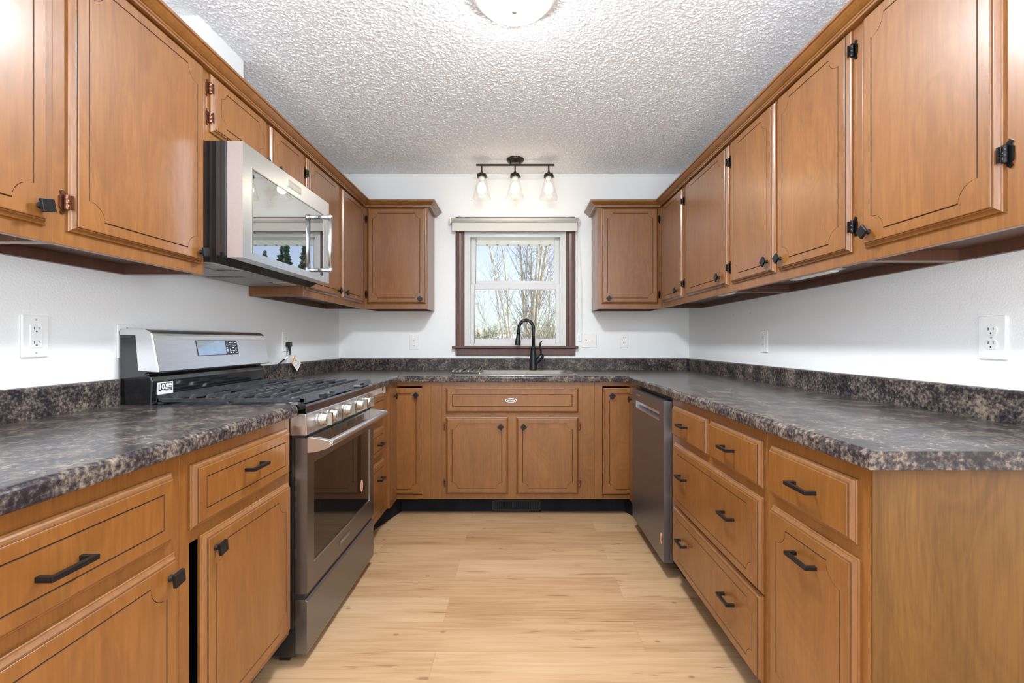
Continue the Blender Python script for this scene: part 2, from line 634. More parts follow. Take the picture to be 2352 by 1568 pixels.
INFO = {}


def mk(name, mesh, mats, parent=None, loc=(0, 0, 0), rot=(0, 0, 0), bevel=0.0, world=False, seg=2, fix=True):
    """world=True: the mesh is given in room coordinates and is re-based to loc (top level) or to the parent's origin"""
    me = bpy.data.meshes.new(name)
    off = Vector((0, 0, 0))
    if world:
        off = Vector(INFO[parent.name]['origin']) + Vector(loc) if parent else Vector(loc)
    me.from_pydata([tuple(Vector(v) - off) for v in mesh.v], [], mesh.f)
    if not isinstance(mats, (list, tuple)): mats = [mats]
    for x in mats: me.materials.append(x)
    for p, mi, sm in zip(me.polygons, mesh.mi, mesh.sm):
        p.material_index = mi
        p.use_smooth = sm
    if fix:
        import bmesh
        bm = bmesh.new()
        bm.from_mesh(me)
        bmesh.ops.remove_doubles(bm, verts=bm.verts, dist=1e-6) if bevel else None
        bmesh.ops.recalc_face_normals(bm, faces=bm.faces)
        bm.to_mesh(me)
        bm.free()
    me.update()
    o = bpy.data.objects.new(name, me)
    o.location = loc
    o.rotation_euler = rot
    COL.objects.link(o)
    if parent: o.parent = parent
    INFO[o.name] = {'origin': off if world else Vector(loc), 'abs': world}
    if bevel:
        b = o.modifiers.new('bevel', 'BEVEL')
        b.width = bevel
        b.segments = seg
        b.limit_method = 'ANGLE'
        b.angle_limit = math.radians(40)
    return o


def tag(o, label, cat, group=None):
    o['label'] = label
    o['category'] = cat
    if group: o['group'] = group
    return o


def thing(name, label, cat, loc, rz=0.0, group=None):
    o = bpy.data.objects.new(name, None)
    o.empty_display_size = 0.05
    COL.objects.link(o)
    o.location = loc
    o.rotation_euler = (0, 0, rz)
    INFO[o.name] = {'origin': Vector(loc), 'abs': True}
    return tag(o, label, cat, group)


def struct(o):
    o['kind'] = 'structure'
    return o


def part_label(o, text):
    o['label'] = text
    return o


def text_mesh(s, size, bold=0.0, extrude=0.0004, width=None):
    cu = bpy.data.curves.new('lettering', 'FONT')
    cu.body = s
    cu.size = size
    cu.extrude = extrude
    cu.offset = bold
    cu.align_x = 'CENTER'
    cu.align_y = 'CENTER'
    cu.resolution_u = 2
    o = bpy.data.objects.new('lettering', cu)
    COL.objects.link(o)
    bpy.context.view_layer.update()
    dg = bpy.context.evaluated_depsgraph_get()
    me = bpy.data.meshes.new_from_object(o.evaluated_get(dg))
    bpy.data.objects.remove(o)
    out = M()
    vs_ = [Vector(v.co) for v in me.vertices]
    if width and vs_:
        w = max(v.x for v in vs_) - min(v.x for v in vs_)
        k = width / max(w, 1e-6)
        vs_ = [Vector((v.x * k, v.y, v.z)) for v in vs_]
    out.v = vs_
    for p in me.polygons:
        out.face(p.vertices)
    bpy.data.meshes.remove(me)
    return out


def place(mesh, origin, u, v):
    """map mesh xy into a plane with axes u (right) and v (up), z outwards"""
    u, v, o = Vector(u), Vector(v), Vector(origin)
    n = u.cross(v)
    mesh.v = [tuple(o + u * p[0] + v * p[1] + n * p[2]) for p in mesh.v]
    return mesh


# ------------------------------------------------------------------ room shell
XL, XR, YB, ZC = -1.405, 1.347, 3.629, 2.455
YREAR, XS = -3.5, 2.6

m = M().box(-XS - .1, XS + .1, YREAR - .1, YB + .15, -0.08, 0)
struct(mk('floor', m, MFLOOR))


def popcorn_sheet(x0, x1, y0, y1, z, step=0.0026, amp=0.0046):
    """sprayed acoustic texture as real lumps hanging from the ceiling plane"""
    import numpy as np
    nx, ny = int((x1 - x0) / step), int((y1 - y0) / step)
    g = np.random.default_rng(5)

    def smooth(sig):
        w = g.standard_normal((ny, nx))
        fx = np.fft.rfftfreq(nx)[None, :]
        fy = np.fft.fftfreq(ny)[:, None]
        f = np.fft.irfft2(np.fft.rfft2(w) * np.exp(-2 * (PI * sig) ** 2 * (fx * fx + fy * fy)), s=(ny, nx))
        return f / f.std()
    h = 0.9 * smooth(0.78) + 0.2 * smooth(1.9)
    h = np.clip(h + 0.25, 0, 2.2) / 2.2
    h = amp * h ** 0.85
    h[0, :] = h[-1, :] = 0
    h[:, 0] = h[:, -1] = 0
    X, Y = np.meshgrid(np.linspace(x0, x1, nx), np.linspace(y0, y1, ny))
    co = np.stack([X, Y, z - h], -1).reshape(-1, 3).astype('f4')
    i = np.arange(nx * ny).reshape(ny, nx)
    q = np.stack([i[:-1, :-1], i[1:, :-1], i[1:, 1:], i[:-1, 1:]], -1).reshape(-1, 4).astype('i4')
    return co, q


co, q = popcorn_sheet(XL, XR, 1.55, YB, ZC - 0.001)
bx_ = M().box(-XS - .1, XS + .1, YREAR - .1, YB + .15, ZC, ZC + .1)
me = bpy.data.meshes.new('ceiling')
nv_, nb = len(co), len(bx_.v)
me.vertices.add(nv_ + nb)
import numpy as np
me.vertices.foreach_set('co', np.concatenate([co.ravel(), np.array(bx_.v, 'f4').ravel()]))
nq = len(q) + len(bx_.f)
me.loops.add(nq * 4)
me.polygons.add(nq)
me.loops.foreach_set('vertex_index', np.concatenate([q.ravel(), np.array(bx_.f, 'i4').ravel() + nv_]).astype('i4'))
me.polygons.foreach_set('loop_start', np.arange(0, nq * 4, 4, dtype='i4'))
me.polygons.foreach_set('use_smooth', np.array([True] * len(q) + [False] * len(bx_.f)))
me.update(calc_edges=True)
me.materials.append(MCEIL)
o = bpy.data.objects.new('ceiling', me)
COL.objects.link(o)
struct(o)
m = M().box(XL - .12, XL, 0.30, YB + .15, 0, ZC)
struct(mk('wall_left', m, MWALL))
m = M().box(XR, XR + .12, 0.86, YB + .15, 0, ZC)
struct(mk('wall_right', m, MWALL))
# back wall with the window opening
WX0, WX1, WZ0, WZ1 = -0.420, 0.381, 1.094, 2.000
m = M()
m.box(XL, WX0, YB, YB + .15, 0, ZC)
m.box(WX1, XR, YB, YB + .15, 0, ZC)
m.box(WX0, WX1, YB, YB + .15, 0, WZ0)
m.box(WX0, WX1, YB, YB + .15, WZ1, ZC)
struct(mk('wall_back', m, MWALL))
# boxed chase above the left cabinets
m = M().box(XL, -1.288, 1.866, 2.168, 2.13, ZC)
struct(mk('trim_1', m, MWALL))
# dining room behind the camera
m = M()
m.box(-XS, XL - .12, 0.30, 0.42, 0, ZC)
struct(mk('wall_return_left', m, MDIN))
m = M().box(XR + .12, XS, 0.86, 0.98, 0, ZC)
struct(mk('wall_return_right', m, MDIN))
m = M()
xs = [-XS, -2.3, -0.8, 0.8, 2.3, XS]
for i in (0, 2, 4): m.box(xs[i], xs[i + 1], YREAR, YREAR + .1, 0, ZC)
for i in (1, 3):
    m.box(xs[i], xs[i + 1], YREAR, YREAR + .1, 0, 0.8)
    m.box(xs[i], xs[i + 1], YREAR, YREAR + .1, 2.1, ZC)
struct(mk('wall_rear', m, MDIN))
m = M().box(XS, XS + .1, YREAR, -1.0, 0, ZC).box(XS, XS + .1, 0.4, 0.98, 0, ZC)
m.box(XS, XS + .1, -1.0, 0.4, 0, 0.8).box(XS, XS + .1, -1.0, 0.4, 2.1, ZC)
struct(mk('wall_dining_right', m, MDIN))
m = M()
m.box(-XS - .1, -XS, YREAR, -1.75, 0, ZC)
m.box(-XS - .1, -XS, -0.05, 0.42, 0, ZC)
m.box(-XS - .1, -XS, -1.75, -0.05, 2.1, ZC)
struct(mk('wall_dining_left', m, MDIN))

# black toe kicks
XFL, XFR, YF = -0.795, 0.737, 2.98
ZT = 0.118
m = M()
m.box(-0.775, 0.715, 3.085, 3.10, 0, ZT)
m.prism([(-0.775, 3.085), (-0.775, 3.10), (-0.90, 2.72), (-0.885, 2.70)], 'z', 0, ZT)
m.prism([(0.715, 3.085), (0.715, 3.10), (0.83, 2.82), (0.815, 2.82)], 'z', 0, ZT)
struct(mk('baseboard_back', m, MTOE))
m = M().box(-0.90, -0.885, 0.42, 1.605, 0, ZT).box(-0.90, -0.885, 2.36, 2.70, 0, ZT)
struct(mk('baseboard_left', m, MTOE))
m = M().box(0.812, 0.827, 0.965, 2.195, 0, ZT)
struct(mk('baseboard_right', m, MTOE))

# ------------------------------------------------------------------ window
PXW = YB / F


def wx(px, Y=YB): return (px - CX) * Y / F
def wz(py, Y=YB): return H + (CY - py) * Y / F


win = thing('window_1', 'white double hung window with dark wood trim above the sink', 'window', (0, YB, WZ0))
del win['category'], win['label']
struct(win)
m = M()
fy0, fy1 = YB - 0.006, YB + 0.11
m.box(WX0, -0.372, fy0, fy1, WZ0, WZ1)
m.box(0.333, WX1, fy0, fy1, WZ0, WZ1)
m.box(-0.372, 0.333, fy0, fy1, 1.955, WZ1)
m.box(-0.372, 0.333, fy0, fy1, WZ0, 1.118)
for x in (-0.386, 0.347):
    m.box(x - .002, x + .002, fy0 - .0015, fy0, WZ0 + .02, WZ1 - .02)
mk('window_frame', m, MVINYL, win, world=True, bevel=0.002)


def sash(name, x0, x1, z0, z1, gx0, gx1, gz0, gz1, y):
    m = M()
    m.box(x0, gx0, y, y + .032, z0, z1)
    m.box(gx1, x1, y, y + .032, z0, z1)
    m.box(gx0, gx1, y, y + .032, gz1, z1)
    m.box(gx0, gx1, y, y + .032, z0, gz0)
    s_ = mk(name, m, MVINYL, win, world=True, bevel=0.004)
    g = M().box(gx0 - .004, gx1 + .004, y + .014, y + .018, gz0 - .004, gz1 + .004)
    mk('pane', g, MPANE, s_, world=True)
    return s_


YS1, YS2 = YB + 0.056, YB + 0.02
u = sash('upper_sash', -0.378, 0.339, 1.575, 1.985, wx(1093, YS1), wx(1274, YS1), 1.62, wz(546, YS1), YS1)
lo = sash('lower_sash', -0.378, 0.339, 1.112, wz(652, YS2), wx(1090, YS2), wx(1277.5, YS2), wz(777, YS2), wz(665, YS2), YS2)
for x in (-0.145, 0.16):
    m = M().box(x - .022, x + .022, YS2 + .004, YS2 + .03, wz(652, YS2), wz(652, YS2) + .009)
    mk('sash_lock', m, MVINYL, lo, world=True, bevel=0.003)


def casing_board(x0, x1, z0, z1):
    m = M()
    y = YB
    m.prism([(x0, y), (x0, y - .012), (x0 + .006, y - .018), (x0 + .03, y - .020), (x1 - .022, y - .016), (x1 - .016, y - .012), (x1 - .010, y - .012), (x1, y - .008), (x1, y)], 'z', z0, z1)
    return m


mk('casing', casing_board(wx(1046.9), wx(1067.3), 1.100, 2.11), MTRIM, win, world=True)
mm_ = casing_board(-wx(1321), -wx(1299.7), 1.100, 2.11)
mm_.v = [(-v[0], v[1], v[2]) for v in mm_.v]
mk('casing', mm_, MTRIM, win, world=True)
m = M().box(wx(1067.3), wx(1299.7), YB - .018, YB, 1.998, 2.11)
mk('casing', m, MTRIM, win, world=True, bevel=0.003)
m = M().box(wx(1039.5), wx(1327), YB - .045, YB + .02, 1.0815, 1.1005)
mk('window_stool', m, MTRIM, win, world=True, bevel=0.005)
m = M().box(wx(1046.9), wx(1321), YB - .018, YB, 1.027, 1.0815)
mk('apron', m, MTRIM, win, world=True, bevel=0.004)

# roller blind
yb = 3.575
rb = thing('roller_blind', 'cream fabric roller blind rolled up over the sink window', 'blind', (-0.025, yb, 2.07))
m = M().lathe([(0.0195, wx(1036, yb)), (0.0195, wx(1328, yb))], (0, yb, 2.074), 32, 'x')
mk('roller', m, MSHADE, rb, world=True)
m = M()
m.box(wx(1038.5, yb), wx(1325.5, yb), yb - .0015, yb + .0015, 1.992, 2.062)
m.box(wx(1038.5, yb), wx(1325.5, yb), yb - .006, yb + .006, 1.988, 2.000)
mk('fabric', m, MSHADE, rb, world=True, bevel=0.001)
for x in (wx(1035, yb), wx(1329, yb)):
    m = M().box(x - .003, x + .003, yb - .02, YB - .018, 2.045, 2.098).lathe([(0.012, x - .009), (0.012, x + .009)], (0, yb, 2.072), 16, 'x')
    mk('bracket', m, MWHT, rb, world=True, bevel=0.001)
xa, xb = wx(1325, yb), wx(1335, yb)
pts = [(xa, yb, 2.07), (xa - .002, yb, 1.60), (xa - .001, yb, 1.25), (xa + .004, yb, 1.215), ((xa + xb) / 2, yb, 1.197), (xb - .004, yb, 1.215), (xb, yb, 1.26), (xb, yb, 1.6), (xa + .004, yb, 2.07)]
mk('cord_loop', M().tube(pts, 0.0016, 6), MWHT, rb, world=True)
m = M().box(wx(1325), wx(1329), YB - .008, YB, wz(783), wz(773)).box(wx(1330), wx(1334.5), YB - .014, YB, wz(784), wz(771))
o = mk('cord_cleat', m, MWHT, world=True, loc=(wx(1330), YB, wz(778)), bevel=0.0015)
tag(o, 'small white cord tensioner screwed to the wall right of the window', 'cord tensioner')


# ------------------------------------------------------------------ doors, drawers, knobs, pulls, hinges
EDGE = [(0, 0), (0, .0060), (.0014, .0075), (.0040, .0084), (.0070, .0108), (.0092, .0146), (.0100, .0160), (.0124, .0164), (.0128, .0192), (.0134, .0199), (.0150, .0205)]
GLAZED_STEP = 7


def groove_path(x0, x1, z0, z1, r, corners='1111', n=7):
    """list of arcs per corner (bl, br, tr, tl), counter-clockwise seen from the front"""
    cs = [(x0, z0, 0), (x1, z0, 1), (x1, z1, 2), (x0, z1, 3)]
    arcs = []
    for i, (cx_, cz_, q) in enumerate(cs):
        if corners[i] == '0' or r <= 0:
            arcs.append([(cx_, cz_)])
            continue
        # concave quarter circle centred on the corner
        a0 = {0: PI / 2, 1: PI, 2: 3 * PI / 2, 3: 0}[q]
        a1 = a0 - PI / 2
        arcs.append([(cx_ + r * math.cos(a0 + (a1 - a0) * k / n), cz_ + r * math.sin(a0 + (a1 - a0) * k / n)) for k in range(n + 1)])
    return arcs


def door_mesh(w, h, groove=None, gi=0.042, r=0.036, gl=None, gr=None, edges=(1, 1, 1, 1), corners='1111', gw=0.0038):
    """front in the local x-z plane, y<0 outwards; edges flags: left, right, bottom, top"""
    m = M()
    el, er, eb, et = edges
    rings = []
    for ins, y in EDGE:
        rings.append(m.add([(ins * el, -y, ins * eb), (w - ins * er, -y, ins * eb), (w - ins * er, -y, h - ins * et), (ins * el, -y, h - ins * et)]))
    for i in range(len(rings) - 1):
        for k in range(4):
            q = (k + 1) % 4
            m.face((rings[i] + k, rings[i] + q, rings[i + 1] + q, rings[i + 1] + k), 1 if i == GLAZED_STEP else 0)
    m.face((rings[0] + 3, rings[0] + 2, rings[0] + 1, rings[0]), 0)
    T = EDGE[-1][1]
    C = [m.v[rings[-1] + k] for k in range(4)]
    if not groove:
        m.face([rings[-1] + k for k in range(4)], 0)
        return m
    gl = gi if gl is None else gl
    gr = gi if gr is None else gr
    rr = r if groove == 'notch' else 0

    def ring(o, dep):
        # o: offset outwards of the groove line
        arcs = groove_path(gl - o, w - gr + o, gi - o, h - gi + o, max(rr - (-o), 0) if rr else 0, corners)
        return [[(x, -(T - dep), z) for x, z in a] for a in arcs]
    A = ring(gw / 2, 0)
    B = ring(0, 0.0042)
    Cc = ring(-gw / 2, 0)
    ia = [[m.add([p]) for p in a] for a in A]
    # face between the rectangle and the groove
    for k in range(4):
        c = rings[-1] + k
        for j in range(len(ia[k]) - 1):
            m.face((c, ia[k][j + 1], ia[k][j]) if False else (c, ia[k][j], ia[k][j + 1])[::-1], 0)
        q = (k + 1) % 4
        m.face((c, rings[-1] + q, ia[q][0], ia[k][-1]), 0)
    fa = [i for a in ia for i in a]
    fb = [m.add([p]) for a in B for p in a]
    fc = [m.add([p]) for a in Cc for p in a]
    n = len(fa)
    for i in range(n):
        j = (i + 1) % n
        m.face((fa[i], fa[j], fb[j], fb[i]), 1)
        m.face((fb[i], fb[j], fc[j], fc[i]), 1)
    m.face(fc, 0)
    return m


CAB = {}


def wu(root, w):
    side, a, b = CAB[root.name]
    return {'L': w - a, 'R': b - w, 'B': w - a}[side]


def front(root, name, w0, w1, z0, z1, groove=None, **kw):
    u0, u1 = sorted((wu(root, w0), wu(root, w1)))
    zr = INFO[root.name]['origin'].z
    o = mk(name, door_mesh(u1 - u0, z1 - z0, groove, **kw), [MW, MGLAZE], root, (u0, 0, z0 - zr))
    CAB[o.name] = (root, u0, z0, u1, z1)
    return o


def knob(door, w, z, rot=45, size=0.030):
    root, u0, z0, u1, z1 = CAB[door.name]
    c = Vector((wu(root, w) - u0, -0.0195, z - z0))
    m = M()
    m.lathe([(0.0085, 0), (0.0075, 0.003), (0.006, 0.006), (0.006, 0.017)], n=12, axis='y')
    m.v = [(x, -y, z_) for x, y, z_ in m.v]
    a = math.radians(rot)
    s = size / 2
    sq = [(math.cos(a + PI / 4 + PI / 2 * k) * s * 1.414, math.sin(a + PI / 4 + PI / 2 * k) * s * 1.414) for k in range(4)]
    m.prism(sq, 'y', -0.016, -0.024)
    o = mk('knob', m, MBLK, door, c, bevel=0.0012)
    return o


def pull(door, w, z, length=0.085):
    root, u0, z0, u1, z1 = CAB[door.name]
    c = Vector((wu(root, w) - u0, -0.0195, z - z0))
    L, t = length / 2, 0.0095
    m = M()
    m.prism([(-L, 0), (-L, -.030), (L, -.030), (L, 0), (L - t, 0), (L - t, -.030 + t), (-L + t, -.030 + t), (-L + t, 0)], 'z', -t / 2, t / 2)
    return mk('drawer_pull', m, MBLK, door, c, bevel=0.001)


def hinge(door, end, z, mat=None, hgt=0.062):
    root, u0, z0, u1, z1 = CAB[door.name]
    w = u1 - u0
    s = -1 if end == 'lo' else 1
    x = 0 if end == 'lo' else w
    m = M()
    # scalloped leaf on the face frame
    a = s * 0.004
    b = s * 0.018
    hh = hgt / 2
    pts = [(a, -hh * .8), (s * .010, -hh), (b * .9, -hh * .85), (b * .72, -hh * .6), (b, -hh * .45), (b, hh * .45), (b * .72, hh * .6), (b * .9, hh * .85), (s * .010, hh), (a, hh * .8)]
    m.prism(pts, 'y', -0.0005, -0.0035)
    # knuckle against the door edge
    m.lathe([(0.0052, -hh * .62), (0.0058, -hh * .55), (0.0058, -hh * .2), (0.0050, -hh * .18), (0.0058, -hh * .16), (0.0058, hh * .16), (0.0050, hh * .18), (0.0058, hh * .2), (0.0058, hh * .55), (0.0052, hh * .62)], (s * 0.0052, -0.0085, 0), 12)
    m.box(-s * .003, s * .002, -0.014, -0.0185, -hh * .55, hh * .55)
    return mk('hinge', m, mat or MHING, door, (x, 0, z - z0), bevel=0)


def cabinet(name, label, side, a, b, plane, z0, group=None):
    loc = {'L': (plane, a, z0), 'R': (plane, b, z0), 'B': (a, plane, z0)}[side]
    rz = {'L': PI / 2, 'R': -PI / 2, 'B': 0}[side]
    r = thing(name, label, 'cabinet', loc, rz, group)
    CAB[r.name] = (side, a, b)
    return r


def upper_box(root, w, h, depth, recess=0.033, mw=False):
    t = 0.016
    m = M()
    m.box(0, t, .019, depth, 0, h)
    m.box(w - t, w, .019, depth, 0, h)
    m.box(t, w - t, .019, depth, h - t, h)
    m.box(t, w - t, depth - .008, depth, .055, h)
    o = mk('carcass', m, MW, root, bevel=0.0008)
    m = M().box(0, w, 0, .019, 0, h)
    mk('face_frame', m, MW, root, bevel=0.001)
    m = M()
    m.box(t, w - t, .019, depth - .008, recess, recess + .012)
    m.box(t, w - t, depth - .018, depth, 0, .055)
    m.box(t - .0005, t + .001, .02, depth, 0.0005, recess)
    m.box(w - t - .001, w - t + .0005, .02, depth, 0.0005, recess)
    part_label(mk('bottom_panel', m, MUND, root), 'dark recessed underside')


UPG = 'wall hung maple cabinets'
UXL, UXR, UYB = -1.12, 1.05, 3.363
ZUL, ZUR, ZTOP = 1.372, 1.378, 2.128
DT, DB = 2.106, 1.408
dL = UXL - XL
dR = XR - UXR


def ly(px, X): return X * F / (px - CX)


# left run, uppers
c = cabinet('wall_cabinet', 'maple wall cabinet at the left edge of the photo, diamond knob at its lower right', 'L', 0.64, 1.1106, UXL, ZUL, UPG)
upper_box(c, 1.1106 - 0.64, ZTOP - ZUL, dL)
d = front(c, 'door', 0.665, 1.090, DB, DT, 'notch', r=0.045)
knob(d, 1.062, 1.448, 12)

c = cabinet('wall_cabinet', 'wide maple wall cabinet to the left of the microwave with copper hinges', 'L', 1.1106, 1.6455, UXL, ZUL, UPG)
upper_box(c, 1.6455 - 1.1106, ZTOP - ZUL, dL)
d = front(c, 'door', 1.1432, 1.627, DB, DT, 'notch', r=0.045)
knob(d, 1.600, 1.445, 10)
part_label(hinge(d, 'lo', 1.478, MCOP), 'copper hinge')
part_label(hinge(d, 'lo', 2.03, MCOP), 'copper hinge')

c = cabinet('wall_cabinet', 'short two door maple wall cabinet directly above the microwave', 'L', 1.6463, 2.4095, UXL, 1.854, UPG)
upper_box(c, 2.4095 - 1.6463, ZTOP - 1.854, dL, 0.02)
d = front(c, 'door', 1.6735, 2.033, 1.895, DT, 'notch', gi=0.040, r=0.030)
knob(d, 2.004, 1.912, 10)
for z in (1.945, 2.05): part_label(hinge(d, 'lo', z, MCOP), 'copper hinge')
d = front(c, 'door', 2.072, 2.392, 1.895, DT, 'notch', gi=0.040, r=0.030)
knob(d, 2.105, 1.916, 30)

c = cabinet('wall_cabinet', 'two door maple wall cabinet in the left corner, right of the microwave', 'L', 2.410, 3.363, UXL, ZUL, UPG)
upper_box(c, 3.363 - 2.410, ZTOP - ZUL, dL)
d = front(c, 'door', 2.4328, 2.856, DB, DT, 'notch')
knob(d, 2.830, 1.447, 35)
for z in (1.50, 2.02): hinge(d, 'lo', z)
d = front(c, 'door', 2.914, 3.312, DB, DT, 'notch')
knob(d, 2.945, 1.447, 20)

dB = YB - UYB
c = cabinet('wall_cabinet', 'single door maple wall cabinet on the back wall left of the window', 'B', -1.119, -0.6536, UYB, 1.372, UPG)
upper_box(c, 1.119 - 0.6536, ZTOP - 1.372, dB)
d = front(c, 'door', -1.094, -0.667, DB, DT, 'notch')
knob(d, -0.705, 1.443)
for z in (1.478, 2.025): hinge(d, 'lo', z)

# right run, uppers
c = cabinet('wall_cabinet', 'wide maple wall cabinet at the right edge of the photo', 'R', 0.94, 1.404, UXR, ZUR, UPG)
upper_box(c, 1.404 - 0.94, ZTOP - ZUR, dR)
d = front(c, 'door', 0.9924, 1.387, DB + .006, DT, 'notch', r=0.045)
knob(d, 1.355, 1.457, 40)
for z in (1.535, 2.03): hinge(d, 'hi', z)

c = cabinet('wall_cabinet', 'two door maple wall cabinet in the middle of the right wall, knobs side by side', 'R', 1.4045, 2.276, UXR, ZUR, UPG)
upper_box(c, 2.276 - 1.4045, ZTOP - ZUR, dR)
d = front(c, 'door', 1.4417, 1.840, DB + .006, DT, 'notch', r=0.045)
knob(d, 1.808, 1.460, 40)
for z in (1.492, 2.04): hinge(d, 'hi', z)
d = front(c, 'door', 1.8674, 2.243, DB + .006, DT, 'notch', r=0.045)
knob(d, 1.905, 1.464, 40)

c = cabinet('wall_cabinet', 'two door maple wall cabinet in the right corner beside the back wall', 'R', 2.2765, 3.363, UXR, ZUR, UPG)
upper_box(c, 3.363 - 2.2765, ZTOP - ZUR, dR)
d = front(c, 'door', 2.2854, 2.841, DB + .006, DT, 'notch', r=0.045)
knob(d, 2.355, 1.462, 40)
for z in (1.50, 2.02): hinge(d, 'hi', z)
d = front(c, 'door', 2.916, 3.312, DB + .006, DT, 'notch')
knob(d, 2.985, 1.465, 25)
for z in (1.50, 2.02): hinge(d, 'hi', z)

c = cabinet('wall_cabinet', 'single door maple wall cabinet on the back wall right of the window', 'B', 0.5806, 1.049, UYB, 1.372, UPG)
upper_box(c, 1.049 - 0.5806, ZTOP - 1.372, dB)
d = front(c, 'door', 0.609, 1.022, DB, DT, 'notch')
knob(d, 0.660, 1.447)
for z in (1.478, 2.025): hinge(d, 'hi', z)

# crown mouldings
CROWN = [(0.0, 2.110), (0.0215, 2.110), (0.0225, 2.116), (0.026, 2.118), (0.027, 2.122), (0.032, 2.124), (0.040, 2.130), (0.049, 2.139), (0.052, 2.143), (0.058, 2.145), (0.059, 2.153), (-0.002, 2.153), (-0.002, 2.129), (0.0, 2.129)]
m = M().sweep([(UXL, 0.60), (UXL, UYB), (-0.6536, UYB), (-0.6536, YB)], 1, CROWN, closed=True)
o = mk('crown_molding', m, MW, world=True, loc=(UXL, 2.0, 2.11))
tag(o, 'stepped maple crown moulding along the top of the left wall cabinets', 'crown moulding')
m = M().sweep([(UXR, 0.88), (UXR, UYB), (0.5806, UYB), (0.5806, YB)], -1, CROWN, closed=True)
o = mk('crown_molding', m, MW, world=True, loc=(UXR, 2.0, 2.11))
tag(o, 'stepped maple crown moulding along the top of the right wall cabinets', 'crown moulding')

# under cabinet lights
def uc_light(label, p, q):
    p, q = Vector(p), Vector(q)
    t = thing('under_cabinet_light', label, 'light', (p + q) / 2)
    dd = (q - p)
    n = Vector((dd.y, -dd.x, 0)).normalized() * 0.016
    m = M()
    pts = [p + n, q + n, q - n, p - n]
    m.prism([(a.x, a.y) for a in pts], 'z', p.z - .010, p.z + .012)
    mk('lens', m, MWHT, t, world=True, bevel=0.003)
    m = M()
    e = dd.normalized() * 0.035
    p2, q2 = p - e, p
    m.prism([(a.x, a.y) for a in (p2 + n, q2 + n, q2 - n, p2 - n)], 'z', p.z - .006, p.z + .012)
    mk('end_cap', m, MCHR, t, world=True, bevel=0.002)


zc_ = ZUR + 0.009
uc_light('thin white strip light under the right wall cabinets, nearer one', (1.10, 1.60, zc_), (1.10, 1.84, zc_))
uc_light('thin white strip light under the right wall cabinets, farther one', (1.09, 2.34, zc_), (1.09, 2.48, zc_))

# ------------------------------------------------------------------ base cabinets
LOG = 'floor standing maple base cabinets'
ZF0, ZF1 = 0.118, 0.8745


def base_box(root, w, depth, opening=None, end=None):
    h = ZF1 - ZF0
    t = 0.016
    m = M()
    m.box(0, t, .019, depth, 0, h)
    m.box(w - t, w, .019, depth, 0, h)
    m.box(t, w - t, .019, depth, 0, t)
    m.box(t, w - t, depth - .008, depth, t, h)
    m.box(0, t, .13, depth, -ZF0, 0)
    m.box(w - t, w, .13, depth, -ZF0, 0)
    mk('carcass', m, MDARKIN if opening else MW, root)
    m = M()
    if opening:
        u0, u1, z0, z1 = opening
        m.box(0, u0, 0, .019, 0, h)
        m.box(u1, w, 0, .019, 0, h)
        m.box(u0, u1, 0, .019, 0, z0)
        m.box(u0, u1, 0, .019, z1, h)
    else:
        m.box(0, w, 0, .019, 0, h)
    mk('face_frame', m, MW, root, bevel=0.0012)


dLb = XFL - XL
dRb = XR - XFR
GD = dict(gi=0.040)
c = cabinet('base_cabinet', 'maple base cabinet at the lower left corner of the photo, drawer over a door', 'L', 0.42, 1.0830, XFL, ZF0, LOG)
base_box(c, 1.0830 - 0.42, dLb)
d = front(c, 'drawer', 0.45, 1.052, 0.680, 0.838, 'rect', **GD)
pull(d, 0.782, 0.752)
d = front(c, 'door', 0.45, 1.061, 0.142, 0.652, 'notch', r=0.045)
knob(d, 1.030, 0.607, 8)

c = cabinet('base_cabinet', 'maple base cabinet just left of the range, drawer over a door with a dark gap', 'L', 1.0835, 1.605, XFL, ZF0, LOG)
base_box(c, 1.605 - 1.0835, dLb, opening=(0.034, 0.49, 0.03, 0.528))
d = front(c, 'drawer', 1.1117, 1.580, 0.680, 0.838, 'rect', **GD)
pull(d, 1.352, 0.770)
d = front(c, 'door', 1.146, 1.586, 0.142, 0.652, 'notch', r=0.045)
knob(d, 1.185, 0.607, 8)

c = cabinet('base_cabinet', 'narrow maple base cabinet with three drawers to the right of the range', 'L', 2.362, 2.800, XFL, ZF0, LOG)
base_box(c, 2.800 - 2.362, dLb)
for (z0, z1, zz) in ((0.680, 0.836, 0.745), (0.490, 0.645, 0.560), (0.142, 0.455, 0.365)):
    d = front(c, 'drawer', 2.374, 2.702, z0, z1, 'rect', gi=0.036)
    pull(d, 2.585, zz, 0.075)
m = M().box(0.10, 0.40, -0.004, 0, 0.712, 0.756)  # thin pale strip with a small brown patch
for k in (0.34,): m.box(k - .008, k + .008, -0.006, -0.003, 0.728, 0.748, 1)
part_label(mk('pale_strip', m, [MALM, MGLAZE], c), 'pale strip above the top drawer')

# left corner cabinet with folding door
c = cabinet('corner_cabinet', 'maple corner base cabinet at the back left with a folding door', 'B', -0.795, -0.5605, YF, ZF0, 'corner base cabinets')
m = M()
m.box(0, .016, -.17, .60, 0, .7565).box(.016, .2345, .58, .6, 0, .7565)
m.box(-.55, 0, -.178, -.16, 0, .75)
mk('carcass', m, MW, c)
m = M()
m.box(.178, .2345, 0, .019, 0, .7565)
m.box(0, .178, 0, .019, 0, .028).box(0, .178, 0, .019, .728, .7565)
m.box(-.019, 0, -.178, .019, 0, .028).box(-.019, 0, -.178, .019, .728, .7565)
mk('face_frame', m, MW, c, bevel=0.001)
kw = dict(gi=0.038, r=0.032)
dm = door_mesh(0.170, 0.685, 'notch', gl=0.004, edges=(0, 1, 1, 1), corners='0110', **kw)
o = mk('door', dm, [MW, MGLAZE], c, (0.011, 0, 0.033))
